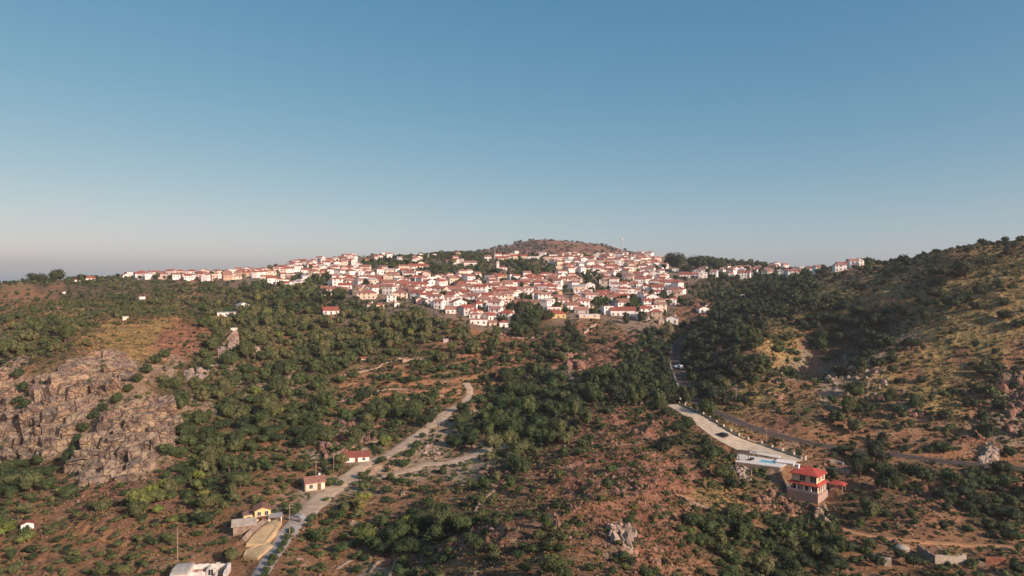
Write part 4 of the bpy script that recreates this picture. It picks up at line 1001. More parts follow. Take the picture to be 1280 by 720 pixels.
stonewall([(1168, 705), (1188, 705), (1207, 704)], 2.0, 'lit tan rubble wall of the ruin at the bottom right', STONEPALE, grp=G)  # paler stone puts the sunlight on this front into the colour
stonewall([(1168, 705), (1157, 697), (1147, 690)], 2.0, 'shaded side wall of the ruin at the bottom right', STONE, grp=G)  # same ruin in darker stone, its shade put into the colour
stonewall([(1090, 702), (1103, 707), (1114, 708)], 1.9, 'short tan rubble wall left of the bottom right ruin', STONEPALE, grp=G)
stonewall([(1207, 704), (1232, 707)], .7, 'low crumbled wall end left of the rusty sheet fence', STONE, grp=G)
stonewall([(1232, 707), (1257, 706)], 1.9, 'rusty corrugated sheet fence at the bottom right', RUST, .12, 'sheet_fence', jag=.05)['category'] = 'fence'
stonewall([(1072, 568), (1090, 570), (1108, 571)], .5, 'low stone kerb wall below the bend of the road', STONE, grp=G)
stonewall([(850, 622), (862, 629), (885, 637), (905, 642)], .7, 'stone terrace wall holding the orange dirt track', STONE, grp=G)
stonewall([(978, 600), (982, 612), (984, 622)], 1.0, 'rough wall on the left of the villa', STONE, grp=G)
stonewall([(1035, 588), (1050, 590), (1062, 593)], 1.2, 'pale garden wall right of the villa', STONEPALE, grp=G)
stonewall([(1037, 577), (1047, 579), (1054, 582)], 1.0, 'pale upper garden wall right of the villa', STONEPALE, grp=G)
stonewall([(594, 640), (602, 628), (616, 615), (634, 607)], .45, 'curved dry stone wall right of the green thicket', STONE, grp=G)
stonewall([(463, 716), (470, 706), (480, 700)], .4, 'short dry stone wall below the green thicket', STONE, grp=G)
stonewall([(487, 722), (492, 708), (497, 700)], .4, 'leaning dry stone wall below the green thicket', STONE, grp=G)
stonewall([(420, 712), (432, 704), (441, 700)], .25, 'pale stone edging in the red field', STONE, grp=G)
stonewall([(745, 406), (738, 411), (730, 417)], 1.3, 'pale ramp wall below the village centre', STONEPALE, grp=G)
stonewall([(640, 423), (655, 424), (668, 423)], 1.0, 'grey retaining wall in trees under the village', STONE, grp=G)
for i, (pl, lb) in enumerate((([(425, 503), (445, 496), (465, 494)], 'west of the upper olive terraces'), ([(470, 491), (490, 487), (510, 488)], 'in the middle olive terraces'), ([(540, 462), (565, 458), (590, 458)], 'among the upper right olives'),
    ([(505, 500), (530, 499), (555, 495)], 'below the middle olive terraces'), ([(430, 470), (450, 466), (470, 462)], 'above the west olives'), ([(880, 383), (905, 377), (930, 372)], 'right of the ravine house'), ([(893, 368), (915, 364), (935, 362)], 'upper right of the ravine house'))):
    stonewall(pl, .75, 'long low terrace wall ' + lb, STONE, grp=G)
# pale round tank
q = cast(1128, 688); tk = empty('water_tank', q); tag(tk, 'round stone tank with pale domed top above the bottom right ruin', 'tank')
b = MB(); b.cyl(0, 0, -1.5, .8, 1.75, 1.65, 20); b.build('drum', STONE, tk)
b = MB(); n_ = 20
for k in range(4): b.cyl(0, 0, .8 + .16 * k, .96 + .16 * k, 1.6 * math.cos(k * .38), 1.6 * math.cos((k + 1) * .38), n_)
b.build('dome', STONEPALE, tk); occ(q[0], q[1], 2)
# ---- church tower, long ochre convent, ruin walls in the village
q = cast(698.5, 377); tw = empty('stone_tower', q, .1); tag(tw, 'ochre round stone tower standing above the long convent wall', 'tower'); k = q[1] / F
b = MB(); b.cyl(0, 0, -3, 12 * k, 4.6 * k, 4.2 * k, 18); b.build('drum', simple('ochre_masonry', (.46, .33, .20), .95, .2, .5, .6, detail=8), tw); b = MB(); b.cyl(0, 0, 12 * k, 13.2 * k, 4.5 * k, 4.5 * k, 18); b.build('cornice', MATS['ochre_masonry'], tw)
q = cast(702, 386); t2 = empty('bell_tower', q, .1); tag(t2, 'narrow ochre bell tower just right of the round stone tower', 'tower'); k = q[1] / F
b = MB(); b.box(-1.4 * k, 1.4 * k, -1.4 * k, 1.4 * k, -3, 10 * k); b.build('shaft', MATS['ochre_masonry'], t2); b = MB(); b.cyl(0, 0, 10 * k, 12 * k, 1.5 * k, .1, 4); b.build('spire', ROOFM['terracotta'], t2)
wpart(t2, 0, 0, -1.4 * k - .03, 7 * k, 0, WIN)
def longb(px, py, wpx, hpx, rz_, kind, wmat, rmat, name, label, cat, d=10):
    q = cast(px, py); k = q[1] / F; w = wpx * k; h = hpx * k; t_ = empty(name, (q[0] - math.sin(rz_) * d / 2, q[1] + math.cos(rz_) * d / 2, q[2]), rz_); tag(t_, label, cat)
    rh = 2.0 if kind != 'flat' else 0; wall_mb(kind, w, d, h, rh, 5).build('wall', wmat, t_); roof_mb(kind, w, d, h, rh).build('roof', rmat, t_)
    for i in range(max(2, int(w / 5))): wpart(t_, 0, -w / 2 + w * (i + .5) / max(2, int(w / 5)), -d / 2 - .03, h * .55)
    for s in np.linspace(-w / 2, w / 2, max(2, int(w / 8))): occ(t_.location[0] + s * math.cos(rz_), t_.location[1] + s * math.sin(rz_), 6)
    return t_
longb(664, 384, 42, 6, R(14), 'gable', MATS['ochre_masonry'], ROOFM['terracotta'], 'convent', 'long ochre convent building with terracotta roof below the round tower', 'convent')
longb(618, 397, 34, 6, R(6), 'flat', WALLM['pink'], WALLM['tan'], 'old_mill', 'long pale roofless-looking mill above the wide white modern house', 'mill', 7)
longb(737, 398, 26, 4, R(2), 'flat', WALLM['cream'], WALLM['white'], 'warehouse', 'low cream flat-roofed warehouse right of the pale yellow house', 'warehouse', 9)
# cream church tower high in the town
q = cast(622.5, 337); k = q[1] / F; t3 = empty('church_tower', q); tag(t3, 'tall white square church tower near the communication mast', 'tower')
b = MB(); b.box(-1.6 * k, 1.6 * k, -1.6 * k, 1.6 * k, -3, 10 * k); b.build('shaft', WALLM['white'], t3); b = MB(); b.cyl(0, 0, 10 * k, 12 * k, 2.2 * k, .1, 4); b.build('spire', ROOFM['terracotta'], t3)
b = MB(); b.box(-.5 * k, .5 * k, -1.64 * k, -1.58 * k, 7 * k, 9 * k); b.build('belfry_opening', DARKGLASS, t3)
# masts
def mast(px, pyb, pyt, label, head):
    q = cast(px, pyb); k = q[1] / F; h = (pyb - pyt) * k; t_ = empty('radio_mast', q); tag(t_, label, 'mast', 'radio masts')
    b = MB(); b.cyl(0, 0, -2, h, .55, .3, 6)
    for i in range(int(h / 3)): b.box(-.75, .75, -.05, .05, i * 3, i * 3 + .2); 
    b.build('pole', GREYM, t_); b = MB()
    if head: b.cyl(0, 0, h - 2.5, h, 1.2, 1.2, 8)
    else: b.cyl(0, 0, h, h + 3, .12, .06, 5)
    b.build('antenna', GREYM, t_)
mast(618.5, 327, 306, 'thin grey radio mast with bare tip at the village skyline', False)
mast(777, 322, 298, 'thin grey radio mast with round head right of the far hill', True)
# ---- utility poles
POLES = [(222, 700, 7, 'left of the white ruin'), (417, 592, 6.5, 'left of the long red-roofed shed'), (395, 600, 6, 'behind the rustic cottage'), (362, 672, 7.5, 'beside the concrete lane'),
         (958, 556, 6.5, 'in shade above the driveway'), (920, 500, 7, 'above the orange patch by the road'), (549, 540, 6.5, 'beside the dirt track bend')]
for px, py, h, lb in POLES:
    q = cast(px, py); t_ = empty('utility_pole', q, rng.uniform(-.5, .5)); tag(t_, 'thin wooden utility pole ' + lb, 'pole', 'utility poles')
    b = MB(); b.cyl(0, 0, -1, h, .11, .08, 7); b.build('shaft', WOODP, t_); b = MB(); b.box(-.8, .8, -.06, .06, h - .8, h - .66); b.build('crossarm', WOODP, t_)
    b = MB()
    for sx in (-.65, 0, .65): b.cyl(sx, 0, h - .66, h - .46, .05, n=6)
    b.build('insulators', DARKGLASS, t_)
# ---- vehicles
def car(px, py, rz_, mat, label, van=False, key=None, L_=4.2):
    q = cast(px, py); w = .86
    t_ = empty('parked_car', (q[0], q[1], q[2] + .12), rz_); tag(t_, label, 'van' if van else 'car')
    if van: t_.name = 'parked_van'
    pr = [(-2.1, .35), (-2.1, 1.0), (-2.0, 1.95), (1.0, 2.0), (1.55, 1.25), (2.1, 1.05), (2.15, .4)] if van else [(-2.05, .35), (-2.1, .85), (-1.9, 1.0), (-1.35, 1.42), (.35, 1.45), (1.05, 1.0), (2.0, .85), (2.1, .4)]
    b = MB(); n_ = len(pr); rails = []
    for s, iw in ((-1, 0), (-.9, .0), (.9, 0), (1, 0)): pass
    vs = [(x_, -w * (.86 if z_ > 1.1 else 1), z_) for x_, z_ in pr] + [(x_, w * (.86 if z_ > 1.1 else 1), z_) for x_, z_ in pr]
    b.add(vs, [tuple(range(n_)), tuple(range(2 * n_ - 1, n_ - 1, -1))] + [(i, n_ + i, n_ + (i + 1) % n_, (i + 1) % n_) for i in range(n_)]); b.build('body', mat, t_)
    z0, z1 = (1.15, 1.75) if van else (1.02, 1.34)
    for s in (-1, 1):
        b = MB(); b.box(-1.2, .5 if not van else 1.0, s * w * .93 - .03, s * w * .93 + .03, z0, z1); b.build('side_window', DARKGLASS, t_)
    b = MB(); xa, xb, za, zb = (1.08, 1.5, 1.9, 1.32) if van else (.42, 1.0, 1.42, 1.05)
    b.add([(xa, -.65, za + .03), (xa, .65, za + .03), (xb, .72, zb + .03), (xb, -.72, zb + .03), (xa - .05, -.65, za - .03), (xa - .05, .65, za - .03), (xb - .05, .72, zb - .03), (xb - .05, -.72, zb - .03)], [(0, 1, 2, 3), (7, 6, 5, 4), (0, 4, 5, 1), (3, 2, 6, 7), (0, 3, 7, 4), (1, 5, 6, 2)]); b.build('windscreen', DARKGLASS, t_)
    for sx in (-1.3, 1.35):
        for s in (-1, 1):
            b = MB(); b.bar((sx, s * w * 1.02, .33), (sx, s * w * .78, .33), .33, .33, 14); wh = b.build('wheel', BLACKM, t_)
            b = MB(); b.bar((sx, s * w * 1.04, .33), (sx, s * w * .9, .33), .18, .18, 10); b.build('rim', GREYM, wh)
    for s in (-.6, .6):
        b = MB(); b.box(2.04, 2.16, s - .15, s + .15, .62, .78); b.build('headlight', WHITEWOOD, t_)
    occ(q[0], q[1], 2.4)
car(903, 546, R(125), CARBLACK, 'black car parked on the cream gravel driveway')
def on_road(py, off):
    c_, h_ = PATHS['road']; a_, b_ = project(c_[:, 0], c_[:, 1], c_[:, 2]); i = int(np.argmin(np.abs(b_ - py))); return a_[i] + off, b_[i], i
a_, b_, i = on_road(461, 3.0); car(a_ + .5, b_, R(105), CARWHITE, 'white van on the shaded road in the ravine', True)
a_, b_, i = on_road(460.5, -1.5); car(a_, b_, R(105), CARWHITE, 'small white car left of the white van in the ravine')
car(371, 651, R(160), CARRED, 'grey car at the top end of the concrete lane')

# ------------------------------------------------------------------ rocks
def ico(sub):
    bm = bmesh.new(); bmesh.ops.create_icosphere(bm, subdivisions=sub, radius=1); v = np.array([p.co[:] for p in bm.verts]); f = np.array([[q.index for q in p.verts] for p in bm.faces]); bm.free(); return v, f
IV, IF = ico(3); IV2, IF2 = ico(2)
def boulder(base, rg, cuts=9):
    v = base.copy()
    for _ in range(cuts):
        n_ = rg.normal(size=3); n_ /= np.linalg.norm(n_); d = rg.uniform(.45, .8); s = v @ n_; k = s > d; v[k] -= (s[k] - d)[:, None] * n_
    return v
def block(base, rg):
    v = base.copy()
    for ax_ in range(3):
        for sg in (-1, 1):
            n_ = rg.normal(0, .17, 3); n_[ax_] += sg; n_ /= np.linalg.norm(n_); d = rg.uniform(.38, .62); s = v @ n_; k = s > d; v[k] -= (s[k] - d)[:, None] * n_
    for _ in range(3):
        n_ = rg.normal(size=3); n_ /= np.linalg.norm(n_); d = rg.uniform(.5, .75); s = v @ n_; k = s > d; v[k] -= (s[k] - d)[:, None] * n_
    return v * 1.35
JV = [block(IV, rng) for _ in range(16)]
BV = [boulder(IV, rng, 13) for _ in range(12)]; BV2 = [boulder(IV2, rng, 9) for _ in range(12)]
def rocks(spec, mat, name, label, kind=None, cat='rock outcrop', low=False, grp=None, grain=None):
    V_, F_, o_ = [], [], 0; src, fc = (BV2, IF2) if low else (BV if grain is None else JV, IF)
    for x_, y_, z_, s, el in spec:
        v = src[rng.integers(len(src))]; a_ = rng.uniform(0, 6.28) if grain is None else grain + rng.normal(0, .14); sc_ = np.array([s * rng.uniform(.7, 1.2), s * rng.uniform(.6, 1.0) * (1 if grain is None else .62), s * el * rng.uniform(.75, 1.3)])
        v = v * sc_; ti = rng.uniform(-.35, .35) if grain is None else .35 + rng.normal(0, .12); v = np.stack([v[:, 0], v[:, 1] * math.cos(ti) - v[:, 2] * math.sin(ti), v[:, 1] * math.sin(ti) + v[:, 2] * math.cos(ti)], 1)
        v = np.stack([v[:, 0] * math.cos(a_) - v[:, 1] * math.sin(a_), v[:, 0] * math.sin(a_) + v[:, 1] * math.cos(a_), v[:, 2]], 1) + (x_, y_, z_)
        V_.append(v); F_.append(fc + o_); o_ += len(v)
    me = np_mesh(name, np.vstack(V_), np.vstack(F_), mat); o = link(bpy.data.objects.new(name, me)); return tag(o, label, cat if kind != 'stuff' else cat, grp, kind)
STRIP = [(205, 446), (196, 455), (184, 466), (172, 478), (160, 490), (146, 500), (130, 512), (118, 522), (108, 536), (99, 552), (92, 566), (86, 580), (24, 470), (30, 490), (34, 510), (38, 535), (36, 555)]
def outcrop(poly, n_, s0, s1, el, mat, label, sink=.25, grp='rock outcrops', occf=0, grain=None):
    xs_ = [p[0] for p in poly]; ys_ = [p[1] for p in poly]; sp = []; t_ = 0
    while len(sp) < n_ and t_ < n_ * 30:
        t_ += 1; px, py = rng.uniform(min(xs_), max(xs_)), rng.uniform(min(ys_), max(ys_))
        if not inside(poly, px, py) or (s1 > 5 and any((px - a_) ** 2 + (py - b_) ** 2 < 50 for a_, b_ in STRIP)): continue
        q = cast(px, py); s = s0 * (s1 / s0) ** (rng.random() ** 1.8)
        sp.append((q[0], q[1], q[2] - s * sink, s, el))
        if occf and rng.random() < occf: occ(q[0], q[1], s * .6)
    return rocks(sp, mat, 'rock_outcrop', label, grp=grp, grain=grain)
outcrop([(38, 545), (45, 490), (62, 466), (95, 448), (140, 440), (166, 452), (172, 466), (150, 486), (120, 500), (100, 522), (88, 545), (70, 572), (52, 580)], 260, 2.2, 8.5, 1.05, ROCK, 'big cracked tan cliff on the left, below the ochre hill', .52, occf=.35, grain=.5)
outcrop([(0, 462), (14, 468), (16, 500), (30, 545), (24, 585), (0, 588)], 90, 2.0, 7, 1.2, ROCK, 'tan cliff cut by the left edge of the picture', .48, occf=.4, grain=.7)
outcrop([(96, 592), (108, 556), (128, 532), (158, 506), (198, 496), (222, 522), (215, 555), (182, 575), (160, 598), (116, 606)], 230, 1.9, 7.5, 1.15, ROCK, 'cracked tan cliff right of the big left cliff', .48, occf=.4, grain=.35)
outcrop([(272, 455), (277, 432), (287, 421), (296, 426), (292, 446), (280, 457)], 16, 1.6, 4.2, 2.0, ROCKPALE, 'pale pointed rock spire in the trees left of centre', .1, occf=1, grain=.4)
outcrop([(228, 470), (240, 455), (262, 458), (262, 472), (235, 478)], 30, 1.2, 3.5, 1.1, ROCKPALE, 'pale broken rocks below the rock spire', .2, occf=.7)
outcrop([(302, 440), (312, 428), (325, 425), (322, 445)], 10, 1.2, 4, 1.3, ROCKPALE, 'small pale rocks right of the rock spire', .2, occf=.7)
outcrop([(393, 560), (400, 535), (425, 528), (455, 530), (468, 550), (440, 565), (415, 580)], 80, .7, 2.6, 1.3, ROCKRED, 'grey pink outcrop above the long red-roofed shed', .2, occf=.6)
outcrop([(525, 575), (532, 556), (548, 556), (550, 578)], 24, .6, 2.2, 1.2, ROCKPALE, 'pale rocks where the dirt tracks meet', .2, occf=.7)
outcrop([(595, 605), (605, 583), (635, 585), (642, 600), (620, 610)], 40, .7, 2.2, 1.0, ROCKRED, 'rough red rocks under the dark thicket', .2, occf=.6)
outcrop([(703, 458), (712, 440), (730, 440), (740, 455), (725, 465)], 30, 1.5, 5.0, 1.2, ROCKRED, 'red brown rock knob in the wooded gully', .2, occf=1)
outcrop([(756, 672), (765, 660), (785, 658), (793, 672), (783, 684)], 36, .5, 1.8, 1.4, ROCKPALE, 'cluster of pale grey rocks low in the middle', .15, occf=1)
outcrop([(915, 585), (922, 574), (940, 592), (938, 602), (920, 598)], 40, .5, 1.9, 1.1, ROCKPALE, 'pale boulder heap under the pool terrace', .15, occf=1)
outcrop([(945, 626), (975, 612), (1005, 630), (1040, 640), (1035, 655), (1010, 645), (960, 640)], 50, .5, 1.9, 1.3, ROCKRED, 'broken rocks at the foot of the villa', .2, occf=.5)
outcrop([(1018, 640), (1030, 630), (1038, 648), (1030, 664), (1020, 655)], 16, .8, 2.2, 1.5, ROCK, 'tan rock face below the villa corner', .1, occf=1)
outcrop([(1225, 580), (1228, 558), (1245, 556), (1248, 575)], 16, 1.0, 3.2, 1.8, ROCKPALE, 'white streaked rock above the road on the right', .15, occf=1)
outcrop([(1235, 500), (1245, 470), (1280, 468), (1290, 500), (1280, 545), (1255, 540)], 60, 1.0, 3.4, 1.5, ROCKRED, 'dark jagged rocks at the right edge', .2, occf=.4)
BITEMS = []
for _ in range(26):
    while True:
        px, py = rng.uniform(1030, 1120), rng.uniform(440, 500)
        if inside([(1030, 470), (1050, 440), (1085, 455), (1120, 480), (1100, 500), (1040, 495)], px, py): break
    q = cast(px, py); s_ = rng.uniform(.8, 2.0); o = rocks([(0, 0, 0, s_, 1.1)], ROCKPALE, 'boulder', None, None, 'boulder', grp='pale boulders on the right hillside'); o.location = (q[0], q[1], q[2] + s_ * .1)
    BITEMS.append(dict(o=o, px=px, py=py)); occ(q[0], q[1], s_)
outcrop([(862, 452), (875, 430), (905, 432), (905, 448), (880, 470)], 40, .8, 3.0, 1.3, ROCKRED, 'broken rock face right of the ravine road', .2, occf=.4)
outcrop([(950, 475), (965, 460), (985, 475), (980, 500), (955, 495)], 30, .7, 2.4, 1.2, ROCKRED, 'rocks on the slope right of the orange patch', .25, occf=.3)
outcrop([(590, 420), (615, 412), (640, 420), (640, 440), (600, 440)], 26, .8, 2.6, 1.0, ROCKRED, 'reddish rocky bank under the village centre', .25, occf=.3)
outcrop([(1075, 480), (1110, 500), (1160, 505), (1165, 525), (1100, 520)], 30, .6, 2.2, 1.3, ROCKRED, 'jagged rocks mid right hillside', .25, occf=.3)
MASKP = np.vstack([np.hstack([PATHS[k][0][:, :2], PATHS[k][1][:, None]]) for k in PATHS])
def free(x, y, r):
    ok = np.ones(len(x), bool); D = np.array(OCC)
    for s in range(0, len(x), 4000):
        e = slice(s, s + 4000)
        d = np.hypot(x[e, None] - MASKP[None, ::2, 0], y[e, None] - MASKP[None, ::2, 1]) - MASKP[None, ::2, 2] - r[e, None] * .65
        d2 = np.hypot(x[e, None] - D[None, :, 0], y[e, None] - D[None, :, 1]) - D[None, :, 2] - r[e, None] * .55
        ok[e] = (d.min(1) > 0) & (d2.min(1) > 0)
    return ok
# loose stones all over the rough ground
N0 = 110000
u_ = rng.uniform(-.95, .95, N0); y_ = np.exp(rng.uniform(math.log(92), math.log(400), N0)); x_ = u_ * y_; z_ = ground(x_, y_)
a_, b_ = project(x_, y_, z_); dens = cell_look(GM['r'], a_, b_) * .8 + cell_look(GM['k'], a_, b_) * .7 + cell_look(GM['e'], a_, b_) * .12 + cell_look(GM['p'], a_, b_) * .15 + cell_look(GM['o'], a_, b_) * .12
cl = np.clip(fbm(x_, y_, 14, 3, 61) * 1.5 + .55, 0, 1.3); k = rng.random(N0) < dens * cl * .38
x_, y_, z_ = x_[k], y_[k], z_[k]; k = free(x_, y_, np.full(len(x_), .25)); x_, y_, z_ = x_[k], y_[k], z_[k]; s_ = .2 * (1.5 / .2) ** (rng.random(len(x_)) ** 4.5); 
OV, OF = ico(1); OB = [boulder(OV, rng, 5) for _ in range(14)]
vi = rng.integers(0, 14, len(x_)); an_ = rng.uniform(0, 6.28, len(x_)); B_ = np.stack(OB)[vi] * (s_[:, None, None] * np.array([1, .8, .9]))
c_, n_ = np.cos(an_)[:, None], np.sin(an_)[:, None]
Vx = B_[:, :, 0] * c_ - B_[:, :, 1] * n_ + x_[:, None]; Vy = B_[:, :, 0] * n_ + B_[:, :, 1] * c_ + y_[:, None]; Vz = B_[:, :, 2] + (z_ + s_ * .1)[:, None]
FF = (OF[None] + (np.arange(len(x_)) * len(OV))[:, None, None]).reshape(-1, 3)
me = np_mesh('loose_stones', np.stack([Vx, Vy, Vz], -1).reshape(-1, 3), FF, [ROCKRED, ROCK, ROCKPALE], fmat=np.repeat(rng.choice([0, 0, 0, 0, 0, 1], len(x_)), len(OF)))
tag(link(bpy.data.objects.new('loose_stones', me)), 'loose stones and rubble strewn over the hillsides', 'stones', None, 'stuff')
# ------------------------------------------------------------------ trees and shrubs
def crown(rg, nf, lumps=5, flat=.82, spread=.55, loose=.16, core=True, tall=1.0):
    """unit-radius crown made of leaf clumps round a few lobes; foot near z=0"""
    cs = []
    for i in range(lumps):
        a_ = rg.uniform(0, 6.28); r_ = spread * math.sqrt(rg.random()); cs.append((r_ * math.cos(a_), r_ * math.sin(a_), rg.uniform(.45, .95) * tall, rg.uniform(.42, .62)))
    cs = np.array(cs); w = cs[:, 3] ** 2; w /= w.sum(); ci = rg.choice(lumps, nf, p=w)
    d = rg.normal(size=(nf, 3)); d[:, 2] = np.abs(d[:, 2]) * .9 - .25 * rg.random(nf); d /= np.linalg.norm(d, axis=1)[:, None]
    rad = cs[ci, 3] * (1 + rg.normal(0, loose, nf)); p = cs[ci, :3] + d * rad[:, None] * np.array([1, 1, flat * (1 if tall == 1 else tall)])
    s = math.sqrt(4.2 * 2.6 / nf) * rg.uniform(.5, 1.25, nf)
    nrm = d + rg.normal(0, .75, (nf, 3)); nrm /= np.linalg.norm(nrm, axis=1)[:, None]
    up = rg.normal(size=(nf, 3)); t1 = np.cross(nrm, up); t1 /= np.linalg.norm(t1, axis=1)[:, None]; t2 = np.cross(nrm, t1)
    s = s[:, None]; q = np.stack([p - t1 * s * .5, p - t2 * s * .42, p + t1 * s * .5, p + t2 * s * .42], 1).reshape(-1, 3)
    f = np.arange(nf * 4).reshape(nf, 4)
    q[:, 2] = np.maximum(q[:, 2], .02)
    if core:
        vs, fs = [q], [f]; off = len(q); nlat, nlon = 4, 7
        for c_ in cs:
            gv = []
            for i in range(nlat + 1):
                th = math.pi * i / nlat
                for j in range(nlon):
                    a_ = 2 * math.pi * j / nlon; rr = c_[3] * .82
                    gv.append((c_[0] + rr * math.sin(th) * math.cos(a_), c_[1] + rr * math.sin(th) * math.sin(a_), max(.0, c_[2] + rr * math.cos(th) * flat * tall)))
            vs.append(np.array(gv)); ii = np.arange((nlat + 1) * nlon).reshape(nlat + 1, nlon); jj = np.roll(ii, -1, 1)
            fs.append(np.stack([ii[1:], jj[1:], jj[:-1], ii[:-1]], -1).reshape(-1, 4) + off); off += len(gv)
        q = np.vstack(vs); f = np.vstack(fs)
    nl = nf * 4; tn = np.zeros(len(q)); tn[:nl] = np.repeat(rg.normal(0, .07, nf) + .06 * (rg.random(nf) < .3), 4)
    return q, f, tn
# all plants: x, y, radius, squash, tint, kind
def place(N_, kind):
    """dart throwing with the cover read off the photograph"""
    out = []
    return out
def thin(x, y, r, f=.78):
    """keeps plants apart"""
    order = np.argsort(-r * (1 + .3 * rng.random(len(r)))); cell = {}; keep = []
    for i in order:
        cx, cy = int(x[i] // 6), int(y[i] // 6); ok = True
        for a_ in (-1, 0, 1):
            for b_ in (-1, 0, 1):
                for j in cell.get((cx + a_, cy + b_), ()):
                    if (x[i] - x[j]) ** 2 + (y[i] - y[j]) ** 2 < (f * (r[i] + r[j])) ** 2: ok = False; break
                if not ok: break
            if not ok: break
        if ok: cell.setdefault((cx, cy), []).append(i); keep.append(i)
    return np.array(keep)
